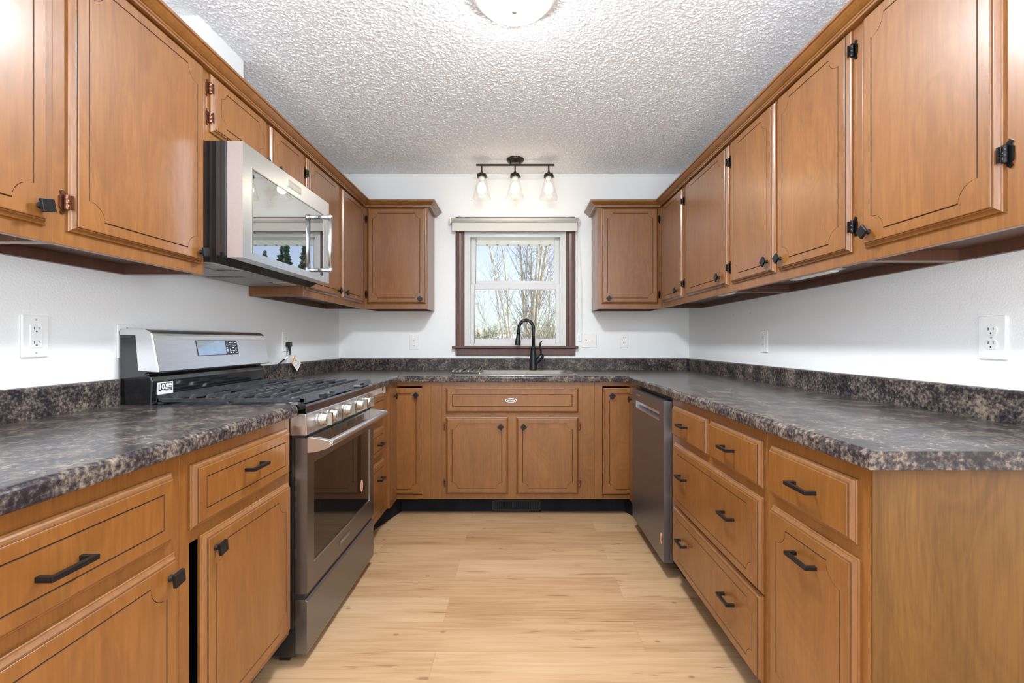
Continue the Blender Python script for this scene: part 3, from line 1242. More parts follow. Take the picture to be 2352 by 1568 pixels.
CAB[o.name] = (c, 0.011, 0.151, 0.181, 0.836)
CAB[c.name] = ('B', -0.795, -0.5605)
knob(o, -0.650, 0.793)
dm = door_mesh(0.145, 0.685, 'notch', gr=0.004, edges=(1, 0, 1, 1), corners='1001', **kw)
o = mk('door', dm, [MW, MGLAZE], c, (0.0, -0.166, 0.033), (0, 0, PI / 2))
CAB[o.name] = (c, -0.795 + .0, 0.151, 0.1, 0.836)
m = M().lathe([(0.006, 0), (0.006, 0.017)], n=12, axis='y')
m.v = [(x, -y, z_) for x, y, z_ in m.v]
m.prism([(0, -.019), (.019, 0), (0, .019), (-.019, 0)], 'y', -.016, -.023)
mk('knob', m, MBLK, o, (0.075, -0.0195, 0.64), bevel=0.001)

# right corner cabinet
c = cabinet('corner_cabinet', 'maple corner base cabinet at the back right beside the dishwasher', 'B', 0.4955, 0.737, YF, ZF0, 'corner base cabinets')
m = M()
m.box(.2255, .2415, -.17, .60, 0, .7565).box(0, .2255, .58, .6, 0, .7565)
mk('carcass', m, MW, c)
m = M()
m.box(0, .052, 0, .019, 0, .7565)
m.box(.052, .2415, 0, .019, 0, .028).box(.052, .2415, 0, .019, .728, .7565)
m.box(.2415, .2605, -.178, .019, 0, .028).box(.2415, .2605, -.178, .019, .728, .7565)
mk('face_frame', m, MW, c, bevel=0.001)
dm = door_mesh(0.170, 0.685, 'notch', gr=0.004, edges=(1, 0, 1, 1), corners='1001', **kw)
o = mk('door', dm, [MW, MGLAZE], c, (0.0565, 0, 0.033))
CAB[o.name] = (c, 0.0565, 0.151, 0.2265, 0.836)
knob(o, 0.605, 0.787)
dm = door_mesh(0.145, 0.685, 'notch', gl=0.004, edges=(0, 1, 1, 1), corners='0110', **kw)
o = mk('door', dm, [MW, MGLAZE], c, (0.2415, -0.021, 0.033), (0, 0, -PI / 2))
m = M().lathe([(0.006, 0), (0.006, 0.017)], n=12, axis='y')
m.v = [(x, -y, z_) for x, y, z_ in m.v]
m.prism([(0, -.019), (.019, 0), (0, .019), (-.019, 0)], 'y', -.016, -.023)
mk('knob', m, MBLK, o, (0.055, -0.0195, 0.62), bevel=0.001)

# sink base
c = cabinet('sink_cabinet', 'maple sink base cabinet with false drawer front and two doors below the window', 'B', -0.560, 0.495, YF, ZF0, LOG)
base_box(c, 1.055, .60)
for u in (0.071, 0.979):
    mk('face_seam', M().box(u - .001, u + .001, -.0006, .001, 0, .7565), MGLAZE, c)
d = front(c, 'false_drawer_front', -0.4627, 0.393, 0.675, 0.838, 'rect', gi=0.044)
el = []
m = M()
bx, bz = 0.42, 0.083
for k in range(28):
    a = 2 * PI * k / 28
    el.append((math.cos(a), math.sin(a)))
m.prism([(bx + .038 * a, bz + .0135 * b) for a, b in el], 'y', -.0195, -.0215)
m.prism([(bx + .033 * a, bz + .0095 * b) for a, b in el], 'y', -.0214, -.0222, 1)
t = place(text_mesh('MIDWEST', 0.0095, 0.0002, width=0.052), (bx, -.0222, bz), (1, 0, 0), (0, 0, 1))
b0 = len(m.v)
m.v += t.v
for f in t.f: m.face([i + b0 for i in f], 0)
part_label(mk('badge', m, [MPAPER, MINK], d, fix=False), 'oval maker badge')
d = front(c, 'door', -0.4627, -0.0604, 0.1525, 0.649, 'notch')
knob(d, -0.108, 0.589)
for z in (0.222, 0.586): part_label(hinge(d, 'lo', z, MCOP), 'copper hinge')
d = front(c, 'door', -0.0093, 0.393, 0.1525, 0.649, 'notch')
knob(d, 0.038, 0.589)
for z in (0.222, 0.586): part_label(hinge(d, 'hi', z, MCOP), 'copper hinge')

# right base cabinets
c = cabinet('base_cabinet', 'maple base cabinet beside the dishwasher, two small drawers over two wide ones', 'R', 1.3600, 2.193, XFR, ZF0, LOG)
base_box(c, 2.193 - 1.36, dRb)
d = front(c, 'drawer', 1.769, 2.156, 0.697, 0.838)
pull(d, 1.985, 0.770, 0.080)
d = front(c, 'drawer', 1.374, 1.747, 0.697, 0.838)
pull(d, 1.565, 0.772, 0.080)
for z0, z1, zz in ((0.382, 0.668, 0.545), (0.134, 0.376, 0.262)):
    d = front(c, 'drawer', 1.372, 2.148, z0 - (.02 if z0 < .2 else 0), z1, 'notch', gi=0.040, r=0.034)
    pull(d, 1.995, zz, 0.080)
    pull(d, 1.565, zz - .001, 0.080)

c = cabinet('base_cabinet', 'maple base cabinet at the near end of the right run with a plain side panel', 'R', 0.962, 1.3595, XFR, ZF0, LOG)
base_box(c, 1.3595 - 0.962, dRb)
d = front(c, 'drawer', 0.993, 1.330, 0.697, 0.838)
pull(d, 1.152, 0.770, 0.090)
d = front(c, 'door', 0.986, 1.323, 0.110 + .02, 0.668, 'notch', r=0.045)
pull(d, 1.150, 0.590, 0.090)
W_ = 1.3595 - 0.962
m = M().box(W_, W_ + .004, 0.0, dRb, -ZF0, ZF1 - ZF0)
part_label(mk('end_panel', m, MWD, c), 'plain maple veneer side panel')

# ------------------------------------------------------------------ countertops
ZCT = 0.914
CE = [(0.010, 0.874)]


def counter(name, label, path, side, top_polys, splash):
    """front edge profile swept along path, flat top from polygons, low backsplash as a part"""
    m = M()
    r = 0.014
    prof = [(-0.05, 0.876), (-0.002, 0.876), (0.0, 0.879)]
    for k in range(7):
        a = (PI / 2) * k / 6
        prof.append((-r + r * math.cos(a), ZCT - r + r * math.sin(a)))
    m.sweep(path, side, prof, closed=False, caps=False)
    # end cheeks
    for (p, q) in ((0, 1), (-1, -2)):
        P, Q = Vector((*path[p], 0)), Vector((*path[q], 0))
        dd = (P - Q).normalized()
        nn = Vector((dd.y, -dd.x, 0)) * side * (1 if p == -1 else -1)
        m.poly([tuple(P + nn * d + Vector((0, 0, z))) for d, z in prof] + [tuple(P + nn * -0.05 + Vector((0, 0, ZCT)))])
    for poly, zz in top_polys:
        m.poly([(x, y, ZCT) for x, y in poly])
        m.poly([(x, y, 0.876) for x, y in reversed(poly)])
    o = mk(name, m, MCTR, world=True, loc=(path[0][0], path[0][1], ZCT))
    return o


def splash(parent, path, side, z1=1.004):
    t = 0.020
    prof = [(0, ZCT - .002), (t, ZCT - .002), (t, z1 - .008), (t - .003, z1 - .002), (t - .008, z1), (0, z1)]
    m = M().sweep(path, side, prof, closed=True)
    return mk('backsplash', m, MCTR, parent, world=True)


EL, ER, EB = -0.765, 0.708, 2.954
IN = 0.014
m_top = [([(XL, 0.30), (EL - IN, 0.30), (EL - IN, 1.603), (XL, 1.603)], 0)]
o = counter('countertop', '', [(EL, 0.30), (EL, 1.603)], 1, m_top, None)
m = M().poly([(XL, 1.603, .876), (EL - .05, 1.603, .876), (EL - .05, 1.603, ZCT), (XL, 1.603, ZCT)])
mk('end_strip', m, MCTR, o, world=True, fix=False)
tag(o, 'mottled brown laminate countertop in the left foreground, ending at the range', 'countertop')
splash(o, [(XL, 0.30), (XL, 1.608)], 1)

# sink cut-out
SX0, SX1, SY0, SY1 = -0.415, 0.368, 3.035, 3.505
tops = [
    ([(XL, 2.360), (EL - IN, 2.360), (EL - IN, EB + IN), (EL - IN, YB), (XL, YB)], 0),
    ([(EL - IN, EB + IN), (SX0, EB + IN), (SX0, YB), (EL - IN, YB)], 0),
    ([(SX0, EB + IN), (SX1, EB + IN), (SX1, SY0), (SX0, SY0)], 0),
    ([(SX0, SY1), (SX1, SY1), (SX1, YB), (SX0, YB)], 0),
    ([(SX1, EB + IN), (ER + IN, EB + IN), (ER + IN, YB), (SX1, YB)], 0),
    ([(ER + IN, 0.930), (XR, 0.930), (XR, YB), (ER + IN, YB), (ER + IN, EB + IN)], 0)]
o = counter('countertop', '', [(EL, 2.360), (EL, EB), (ER, EB), (ER, 0.930)], 1, tops, None)
m = M().poly([(ER + .05, 0.930, .876), (XR, 0.930, .876), (XR, 0.930, ZCT), (ER + .05, 0.930, ZCT)])
mk('end_strip', m, MCTR, o, world=True, fix=False)
m = M().poly([(XL, 2.36, .876), (EL - .05, 2.36, .876), (EL - .05, 2.36, ZCT), (XL, 2.36, ZCT)])
mk('end_strip', m, MCTR, o, world=True, fix=False)
tag(o, 'mottled brown laminate countertop running from the range past the sink along the right wall', 'countertop')
splash(o, [(XL, 2.362), (XL, YB), (XR, YB), (XR, 0.93)], 1)

# ------------------------------------------------------------------ sink, faucet, rack
sk = thing('sink', 'grey drop in kitchen sink with pale rim under the window', 'sink', (-0.02, 3.27, ZCT))
ox0, ox1, oy0, oy1 = -0.4416, 0.395, 3.012, 3.530
ix0, ix1, iy0, iy1 = -0.395, 0.345, 3.055, 3.425
zr_ = 0.9215
m = M()


def rr(x0, x1, y0, y1, r, z, n=5):
    out = []
    for cx_, cy_, a0 in ((x1 - r, y1 - r, 0), (x0 + r, y1 - r, PI / 2), (x0 + r, y0 + r, PI), (x1 - r, y0 + r, 3 * PI / 2)):
        for k in range(n + 1):
            a = a0 + PI / 2 * k / n
            out.append((cx_ + r * math.cos(a), cy_ + r * math.sin(a), z))
    return out


loops = [rr(ox0, ox1, oy0, oy1, .03, ZCT + .0005), rr(ox0 + .002, ox1 - .002, oy0 + .002, oy1 - .002, .03, zr_ - .002), rr(ox0 + .006, ox1 - .006, oy0 + .006, oy1 - .006, .028, zr_), rr(ix0, ix1, iy0, iy1, .04, zr_), rr(ix0 + .004, ix1 - .004, iy0 + .004, iy1 - .004, .04, zr_ - .006)]
ids = [m.add(l) for l in loops]
n_ = len(loops[0])
for a, b in zip(ids, ids[1:]):
    for k in range(n_):
        q = (k + 1) % n_
        m.face((a + k, a + q, b + q, b + k), 0, True)
part_label(mk('rim', m, MRIM, sk, world=True), 'pale satin rim')
m = M()
loops = [rr(ix0 + .004, ix1 - .004, iy0 + .004, iy1 - .004, .04, zr_ - .006), rr(ix0 + .012, ix1 - .012, iy0 + .012, iy1 - .012, .04, 0.77), rr(ix0 + .05, ix1 - .05, iy0 + .05, iy1 - .05, .04, 0.735)]
ids = [m.add(l) for l in loops]
for a, b in zip(ids, ids[1:]):
    for k in range(n_):
        q = (k + 1) % n_
        m.face((a + k, a + q, b + q, b + k), 0, True)
m.face(range(ids[-1], ids[-1] + n_), 0)
mk('basin', m, MSINK, sk, world=True)
m = M().lathe([(0.0, 0.7365), (0.04, 0.7365), (0.045, 0.742), (0.03, 0.739)], (-0.02, 3.24, 0), 20)
mk('drain', m, MCHR, sk, world=True)

fa = thing('faucet', 'black gooseneck pull down faucet standing behind the sink', 'faucet', (0.118, 3.478, zr_))
yf = 3.478
m = M().lathe([(0.0315, zr_), (0.031, zr_ + .006), (0.0295, zr_ + .012), (0.029, 0.97), (0.027, 1.01), (0.022, 1.055), (0.0175, 1.085), (0.019, 1.088), (0.019, 1.094), (0.013, 1.096)], (0.118, yf, 0), 24)
mk('faucet_body', m, MFAUC, fa, world=True)
pts = [(0.118, yf, 1.09), (0.118, yf, 1.19)]
R_ = 0.054
for k in range(13):
    a = PI * k / 12
    pts.append((0.064 + R_ * math.cos(a), yf - .004, 1.235 + R_ * 1.12 * math.sin(a)))
pts += [(0.006, yf - .006, 1.205), (0.0045, yf - .008, 1.185)]
mk('spout', M().tube(pts, 0.0128, 14), MFAUC, fa, world=True)
a_, b_ = Vector((0.0045, yf - .008, 1.188)), Vector((-0.0005, yf - .012, 1.107))
pp = [a_ + (b_ - a_) * t for t in (0, .05, .1, .2, .45, .75, .93, .94, 1.0)]
mk('spray_head', M().tube(pp, [.0128, .0155, .0155, .0145, .0185, .0225, .0215, .025, .0225], 18), MFAUC, fa, world=True)
mk('valve', M().tube([(0.128, yf, 0.965), (0.150, yf, 0.990), (0.182, yf, 1.028), (0.188, yf, 1.036)], [.016, .019, .0205, .013], 16), MFAUC, fa, world=True)
mk('lever', M().tube([(0.178, yf - .004, 1.040), (0.173, yf - .006, 1.075), (0.170, yf - .008, 1.110), (0.173, yf - .010, 1.128), (0.182, yf - .012, 1.139)], [.0065, .0075, .0075, .0075, .005], 12), MFAUC, fa, world=True)

rk = thing('drying_rack', 'folded metal roll up drying rack lying on the left end of the sink', 'drying rack', (-0.35, 3.24, zr_))
z0 = zr_ + .006
m = M()
xr_ = [-0.428, -0.405, -0.380, -0.352, -0.326, -0.300]
for i, x in enumerate(xr_):
    z = z0 + (.012 if i % 2 == 0 else .003)
    o = M().tube([(x, 3.050, z), (x, 3.405, z + .002)], 0.0052, 10)
    mk('rod', o, MCHR, rk, world=True)
    o = M().tube([(x + .010, 3.055, z0), (x + .010, 3.400, z0)], 0.0042, 8)
    mk('rod', o, MCHR, rk, world=True)
o = M().tube([(-0.268, 3.050, z0 + .001), (-0.268, 3.40, z0 + .020), (-0.262, 3.412, z0 + .018), (-0.252, 3.40, z0 + .012), (-0.252, 3.050, z0 - .001)], 0.0048, 10)
mk('rod', o, MCHR, rk, world=True)
m = M().box(-0.434, -0.255, 3.040, 3.053, zr_ + .0005, zr_ + .013).box(-0.434, -0.255, 3.398, 3.410, zr_ + .0005, zr_ + .013)
part_label(mk('connector_strip', m, MBLKP, rk, world=True, bevel=0.002), 'dark rubber strip')

# ------------------------------------------------------------------ gas range
RY0, RY1 = 1.611, 2.352
rg = thing('gas_range', 'stainless steel gas range with black cooktop between the left countertops', 'range', (-1.06, 1.98, 0))
m = M().box(-1.385, -0.775, RY0 + .004, RY1 - .004, 0.03, 0.905)
for x in (-1.33, -0.83):
    for y in (RY0 + .05, RY1 - .05): m.box(x - .02, x + .02, y - .02, y + .02, 0, .03)
mk('body', m, MENAM, rg, world=True, bevel=0.003)
# cooktop with lipped front trim
m = M()
m.prism([(-1.385, .900), (-0.742, .900), (-0.740, .884), (-0.7375, .884), (-0.7375, .908), (-0.742, .9145), (-0.752, .917), (-0.765, .9145), (-1.385, .9145)], 'y', RY0, RY1)
mk('cooktop', m, MENAM, rg, world=True, bevel=0.0015)
# control panel
m = M().prism([(-0.80, .8065), (-0.738, .8065), (-0.7365, .810), (-0.740, .8775), (-0.742, .882), (-0.80, .882)], 'y', RY0, RY1)
mk('control_panel', m, MSTEEL, rg, world=True, bevel=0.001)
for y in (1.730, 1.8265, 1.980, 2.137, 2.235):
    zc2 = 0.8455
    m = M()
    m.lathe([(0.026, -0.7395), (0.026, -0.729), (0.0245, -0.728), (0.0225, -0.7275), (0.0225, -0.7255), (0.021, -0.724), (0.021, -0.7125), (0.0195, -0.7105), (0, -0.7105)], (0, y, zc2), 28, 'x')
    m.box(-0.712, -0.694, y - .0075, y + .0075, zc2 - .0225, zc2 + .0225)
    mk('burner_knob', m, MCHR, rg, world=True)
# oven door
m = M()
dx0, dx1 = -0.776, -0.735
gy0, gy1, gz0, gz1 = 1.6665, 2.296, 0.3416, 0.700
m.box(dx0, dx1, RY0, gy0, .253, .797)
m.box(dx0, dx1, gy1, RY1, .253, .797)
m.box(dx0, dx1, gy0, gy1, gz1, .797)
m.box(dx0, dx1, gy0, gy1, .253, gz0)
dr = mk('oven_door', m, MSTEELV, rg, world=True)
m = M().box(dx0 + .01, dx1 - .0035, gy0 - .001, gy1 + .001, gz0 - .001, gz1 + .001)
part_label(mk('oven_window', m, MOVGL, dr, world=True), 'dark oven glass')
m = M()
m.prism([(gy0, gz0), (gy1, gz0), (gy1 - .003, gz0 + .006), (gy0 + .003, gz0 + .006)], 'x', dx1 - .004, dx1 + .001)
m.prism([(gy1, gz0), (gy1, gz1), (gy1 - .003, gz1), (gy1 - .003, gz0 + .006)], 'x', dx1 - .004, dx1 + .001)
part_label(mk('window_bead', m, MCHR, dr, world=True), 'bright steel bead')
m = M()
for a in range(4):
    for k in range(8 if a else 6):
        y = 1.742 + a * 0.125 + k * 0.0125
        m.box(dx1 - .002, dx1 + .0006, y, y + .0065, .768, .790)
mk('vent_slots', m, MSLOT, dr, world=True)
hb = [(-0.735, .800), (-0.735, .745), (-0.700, .750), (-0.668, .760), (-0.654, .768), (-0.650, .777), (-0.656, .787), (-0.668, .7905), (-0.700, .796)]
m = M().prism(hb, 'y', RY0 + .002, RY0 + .024).prism(hb, 'y', RY1 - .058, RY1 - .036)
m.tube([(-0.6625, RY0 + .015, .7765), (-0.6625, RY1 - .05, .7765)], 0.0125, 18)
mk('handle', m, MSTEEL, dr, world=True, bevel=0.001)
# range badge
m = M().box(dx1, dx1 + .0015, 1.905, 2.02, .287, .312)
m.box(dx1 + .0014, dx1 + .002, 1.905, 2.02, .3105, .312, 1).box(dx1 + .0014, dx1 + .002, 1.905, 1.908, .287, .312, 1)
t = place(text_mesh('KitchenAid', 0.018, width=0.095), (dx1 + .0016, 1.965, .299), (0, 1, 0), (0, 0, 1))
b0 = len(m.v); m.v += t.v
for f in t.f: m.face([i + b0 for i in f], 1)
mk('badge', m, [MSTEELV, MCHR], dr, world=True, fix=False)


def oval_sticker(parent, y, z, x, sgn):
    m = M()
    m.prism([(y + .016 * a, z + .028 * b) for a, b in el], 'x', x, x + sgn * .0006)
    for k in (-1, 0, 1):
        m.box(x + sgn * .0006, x + sgn * .0009, y - .0045 + .006 * k, y - .0018 + .006 * k, z - .015, z + .015, 1)
    m.box(x + sgn * .0006, x + sgn * .0009, y - .008, y + .010, z - .002, z + .002, 1)
    return part_label(mk('sticker', m, [MSTICK, MSTICKR], parent, world=True), 'oval peach sticker with red print')


oval_sticker(dr, 2.185, .452, dx1 - .0034, 1)
m = M().prism([(-0.776, .045), (-0.737, .042), (-0.735, .05), (-0.735, .226), (-0.742, .232), (-0.776, .232)], 'y', RY0, RY1)
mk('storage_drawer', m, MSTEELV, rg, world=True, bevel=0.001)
mk('gap_trim', M().box(-0.778, -0.745, RY0 + .003, RY1 - .003, .232, .253), MBLKP, rg, world=True)
mk('gap_trim', M().box(-0.79, -0.748, RY0 + .003, RY1 - .003, .796, .808), MBLKP, rg, world=True)
# backguard
BY0, BY1 = RY0 + .004, RY1 - .018
m = M().prism([(-1.395, .90), (-1.395, 1.160), (-1.312, 1.160), (-1.285, 1.028), (-1.300, 1.020), (-1.285, 1.010), (-1.280, .995), (-1.284, .915), (-1.284, .90)], 'y', BY0 + .002, BY1 - .002)
part_label(mk('backguard_base', m, MENAM, rg, world=True, bevel=0.005, seg=3), 'glossy black backguard base')
pan = [(-1.330, 1.030), (-1.2575, 1.024), (-1.2555, 1.030), (-1.276, 1.140)]
for k in range(7):
    a = PI / 2 * k / 6
    pan.append((-1.312 + .034 * math.cos(a), 1.146 + .0345 * math.sin(a)))
pan += [(-1.385, 1.1795), (-1.395, 1.172), (-1.395, 1.157), (-1.340, 1.157)]
m = M().prism(pan, 'y', BY0, BY1)
bgp = mk('backguard_panel', m, MSTEEL, rg, world=True, bevel=0.004, seg=3)
nv = Vector((0.1100, 0, 0.0205)).normalized()


def on_panel(y, s):  # s: fraction up the slanted face
    p = Vector((-1.2555, y, 1.030)) + (Vector((-1.276, y, 1.140)) - Vector((-1.2555, y, 1.030))) * s
    return p


def panel_rect(y0, y1, s0, s1, off, mi, m):
    q = [on_panel(y0, s0), on_panel(y1, s0), on_panel(y1, s1), on_panel(y0, s1)]
    b0 = m.add([p + nv * (off - .003) for p in q]); b1 = m.add([p + nv * off for p in q])
    m.face([b1 + k for k in range(4)], mi)
    for k in range(4):
        j = (k + 1) % 4
        m.face((b0 + k, b0 + j, b1 + j, b1 + k), mi)


m = M()
panel_rect(1.826, 2.092, 0.43, 1.00, .0012, 0, m)
panel_rect(1.829, 2.006, 0.45, 0.98, .0016, 1, m)
panel_rect(2.006, 2.090, 0.45, 0.98, .0016, 2, m)
rk2 = random.Random(3)
for i in range(4):
    for j in range(7):
        y = 2.012 + i * .020
        s = .50 + j * .066
        if rk2.random() < .25: continue
        panel_rect(y, y + rk2.choice((.006, .010, .013)), s, s + .022, .0019, 3, m)
mk('display', m, [MBLKP, MDISP, MDISPK, MWPRT], rg, world=True, fix=False)
# ten year sticker on the black base
sx = -1.2792
m = M()
y0, y1, z0, z1 = 1.640, 1.712, .946, .988
m.box(sx - .004, sx + .0006, y0, y1, z0, z1, 0)
m.box(sx, sx + .0009, y0 + .003, y1 - .003, z0 + .010, z1 - .003, 1)
for txt, sz, yy, zz, ww in (('10', .026, 1.657, .9715, .024), ('YEAR', .012, 1.690, .9775, .034)):
    t = place(text_mesh(txt, sz, .0006, width=ww), (sx + .001, yy, zz), (0, 1, 0), (0, 0, 1))
    b0 = len(m.v); m.v += t.v
    for f in t.f: m.face([i + b0 for i in f], 0)
for zz, ya, yb_ in ((.9695, 1.674, 1.706), (.9640, 1.674, 1.706), (.9585, 1.655, 1.700)):
    m.box(sx + .0009, sx + .0012, ya, yb_, zz - .0012, zz + .0012, 0)
part_label(mk('sticker', m, [MWPRT, MBLKP], rg, world=True, fix=False), 'black and white ten year sticker')
# burners and grates
for x, y, r in ((-0.90, 1.80, .042), (-0.90, 2.16, .05), (-1.14, 1.80, .036), (-1.14, 2.16, .04), (-1.02, 1.98, .045)):
    m = M().lathe([(r + .012, .9145), (r + .010, .920), (r, .922), (r, .928), (r - .004, .931), (0, .931)], (x, y, 0), 24)
    mk('burner', m, MIRON, rg, world=True)


def grate(y0, y1):
    m = M()
    zt, zb = .947, .935
    x0, x1 = -1.268, -0.755
    b = .0055
    # side rails with feet
    for y in (y0, y1):
        m.box(x0, x1 + .005, y - b, y + b, .922, .934)
        for x in (x0 + .01, x1 - .012, (x0 + x1) / 2): m.box(x - b, x + b, y - b, y + b, .9145, .925)
    # front and back rails with slanted face
    m.prism([(x1 - .010, .922), (x1 + .014, .922), (x1 + .008, .942), (x1, zt), (x1 - .010, zt)], 'y', y0 - b, y0 + .10)
    m.prism([(x1 - .010, .936), (x1 + .011, .936), (x1 + .008, .942), (x1, zt), (x1 - .010, zt)], 'y', y0 + .10, y1 - .10)
    m.prism([(x1 - .010, .922), (x1 + .014, .922), (x1 + .008, .942), (x1, zt), (x1 - .010, zt)], 'y', y1 - .10, y1 + b)
    m.prism([(x0 - .004, .922), (x0 + .006, .922), (x0 + .006, zt), (x0, zt)], 'y', y0 - b, y1 + b)
    yc = (y0 + y1) / 2
    k = 0
    n = 9
    for i in range(1, n):
        x = x0 + (x1 - x0) * i / n
        gap = 0.0
        for cx_ in (-1.14, -0.90):
            dd = abs(x - cx_)
            if dd < .07: gap = max(gap, math.sqrt(.07 ** 2 - dd ** 2) * .8)
        def bar(ya, yb2, rise_lo, rise_hi):
            pts = []
            h0 = zb if not rise_lo else .927
            m.prism([(ya, h0 - .003), (ya + (.022 if rise_lo else 0), zb), (yb2 - (.022 if rise_hi else 0), zb), (yb2, (.924 if rise_hi else zb)), (yb2, (.934 if rise_hi else zt)), (yb2 - (.012 if rise_hi else 0), zt), (ya + (.012 if rise_lo else 0), zt), (ya, .934 if rise_lo else zt)], 'x', x - b, x + b)
        if gap > .012:
            bar(y0, yc - gap, True, False)
            bar(yc + gap, y1, False, True)
        else:
            bar(y0, y1, True, True)
    m.box(-1.025, -1.014, y0, y1, zb - .004, zt - .001)
    return mk('grate', m, MIRON, rg, world=True)


grate(RY0 + .016, 1.976)
grate(1.990, RY1 - .016)

# ------------------------------------------------------------------ microwave
mwv = thing('microwave', 'stainless over the range microwave with mirrored door hanging under the left cabinets', 'microwave', (-1.19, 2.03, 1.415))
MY0, MY1 = 1.6475, 2.4085
m = M()
m.prism([(XL, 1.428), (-1.085, 1.417), (-1.040, 1.440), (-1.040, 1.8525), (XL, 1.8525)], 'y', MY0, MY1)
mk('body', m, MENAM, mwv, world=True, bevel=0.002)
fx0, fx1 = -1.037, -0.9816
gy0, gy1, gz0, gz1 = 1.711, 2.330, 1.4655, 1.772
m = M()
m.box(fx0, fx1, MY0, gy0, 1.436, 1.8505)
m.box(fx0, fx1, gy1, MY1 - .008, 1.436, 1.8505)
m.box(fx0, fx1, gy0, gy1, gz1, 1.8505)
m.box(fx0, fx1, gy0, gy1, 1.436, gz0)
md = mk('microwave_door', m, MSTEEL, mwv, world=True)
m = M().box(fx0 + .01, fx1 - .001, gy0 - .001, gy1 + .001, gz0 - .001, gz1 + .001)
part_label(mk('door_glass', m, MMWGL, md, world=True), 'mirror like door glass')
m = M()
m.box(fx1 - .003, fx1 + .0012, gy0 - .010, gy0, gz0 - .004, gz1 + .004)
m.box(fx1 - .003, fx1 + .0012, gy0, gy1, gz1, gz1 + .004)
mk('glass_bead', m, MCHR, md, world=True)
hx, hy = -0.928, 2.283
m = M()
m.lathe([(0.0105, 1.483), (0.0105, 1.752)], (hx, hy, 0), 18)
m.lathe([(0.0125, 1.477), (0.0125, 1.499)], (hx, hy, 0), 18)
m.lathe([(0.0125, 1.738), (0.0125, 1.760)], (hx, hy, 0), 18)
for z in (1.488, 1.749):
    m.tube([(fx1, hy, z), (hx, hy, z)], 0.0095, 14)
mk('handle', m, MSTEEL, md, world=True)
m = M().box(fx1, fx1 + .002, 1.967, 2.090, 1.798, 1.829)
m.box(fx1 + .0019, fx1 + .0024, 1.967, 1.972, 1.798, 1.829, 1)
t = place(text_mesh('KitchenAid', 0.022, width=0.098), (fx1 + .0021, 2.032, 1.814), (0, 1, 0), (0, 0, 1))
b0 = len(m.v); m.v += t.v
for f in t.f: m.face([i + b0 for i in f], 1)
mk('badge', m, [MCHR, MSLOTG], md, world=True, fix=False)


def under_plane(x):  # z of the sloping underside
    return 1.428 + (x - XL) / (-1.085 - XL) * (1.417 - 1.428)


for (ya, yb_) in ((1.67, 2.0), (2.05, 2.38)):
    m = M()
    xa_, xb_ = -1.37, -1.20
    z = under_plane(-1.285)
    m.box(xa_, xb_, ya, yb_, z - .006, z + .002)
    mk('grease_filter', m, MGREY, mwv, world=True, bevel=0.002)
m = M().box(-1.18, -1.11, 1.70, 1.80, under_plane(-1.14) - .004, under_plane(-1.14) + .002).box(-1.18, -1.11, 2.22, 2.32, under_plane(-1.14) - .004, under_plane(-1.14) + .002)
mk('cooktop_lamp', m, MSLOTG, mwv, world=True, bevel=0.003)
m = M().box(-1.19, -1.10, 1.84, 2.18, under_plane(-1.145) - .003, under_plane(-1.145) + .001)
mk('underside_plate', m, MGREY, mwv, world=True, bevel=0.001)

# ------------------------------------------------------------------ dishwasher
dw = thing('dishwasher', 'dark stainless dishwasher under the right countertop with pocket handle', 'dishwasher', (1.0, 2.5, 0))
DY0, DY1 = 2.200, 2.795
dfx = 0.6955
m = M().box(0.745, 1.32, DY0 + .004, DY1 - .004, .10, .868).box(0.80, 1.32, DY0 + .01, DY1 - .01, 0, .10)
mk('tub_case', m, MBLKP, dw, world=True)
m = M()
py0, py1, pz0, pz1 = 2.268, 2.715, .748, .790
m.box(dfx, .742, DY0, DY1, .080, pz0)
m.box(dfx, .742, DY0, DY1, pz1, .850)
m.box(dfx, .742, DY0, py0, pz0, pz1)
m.box(dfx, .742, py1, DY1, pz0, pz1)
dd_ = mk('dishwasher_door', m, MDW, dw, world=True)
m = M()
m.prism([(dfx - .001, pz0 - .001), (dfx - .001, pz0 + .005), (.722, pz0 + .016), (.730, pz1), (.735, pz1), (.735, pz0 - .001)], 'y', py0 + .001, py1 - .001)
mk('pocket_handle', m, MSTEEL, dd_, world=True)
t = place(text_mesh('KitchenAid', 0.016, width=0.075), (dfx - .0003, 2.665, .825), (0, -1, 0), (0, 0, 1))
mk('badge', t, MCHR, dd_, world=True, fix=False)
m = M()
m.prism([(2.238 + .016 * a, .182 + .026 * b) for a, b in el], 'x', dfx, dfx - .0006)
for k in (-1, 0, 1): m.box(dfx - .0006, dfx - .0009, 2.234 + .006 * k, 2.2368 + .006 * k, .168, .196, 1)
part_label(mk('sticker', m, [MSTICK, MSTICKR], dd_, world=True), 'oval peach sticker with red print')

# ------------------------------------------------------------------ floor register
reg = thing('floor_register', 'black metal vent register in the toe kick below the sink', 'vent', (-0.01, 3.085, 0.0))
rx0, rx1, rz0, rz1 = (1130 - CX) * 3.08 / F, (1242 - CX) * 3.08 / F, 0.004, 0.080 + .002
m = M()
m.box(rx0, rx1, 3.073, 3.085, rz1 - .012, rz1).box(rx0, rx1, 3.073, 3.085, rz0, rz0 + .012)
m.box(rx0, rx0 + .016, 3.073, 3.085, rz0, rz1).box(rx1 - .016, rx1, 3.073, 3.085, rz0, rz1)
mk('register_frame', m, MREG, reg, world=True, bevel=0.002)
m = M()
k = rx0 + .018
while k < rx1 - .018:
    m.box(k, k + .005, 3.077, 3.084, rz0 + .012, rz1 - .012)
    k += .0115
mk('louvers', m, MREG, reg, world=True)


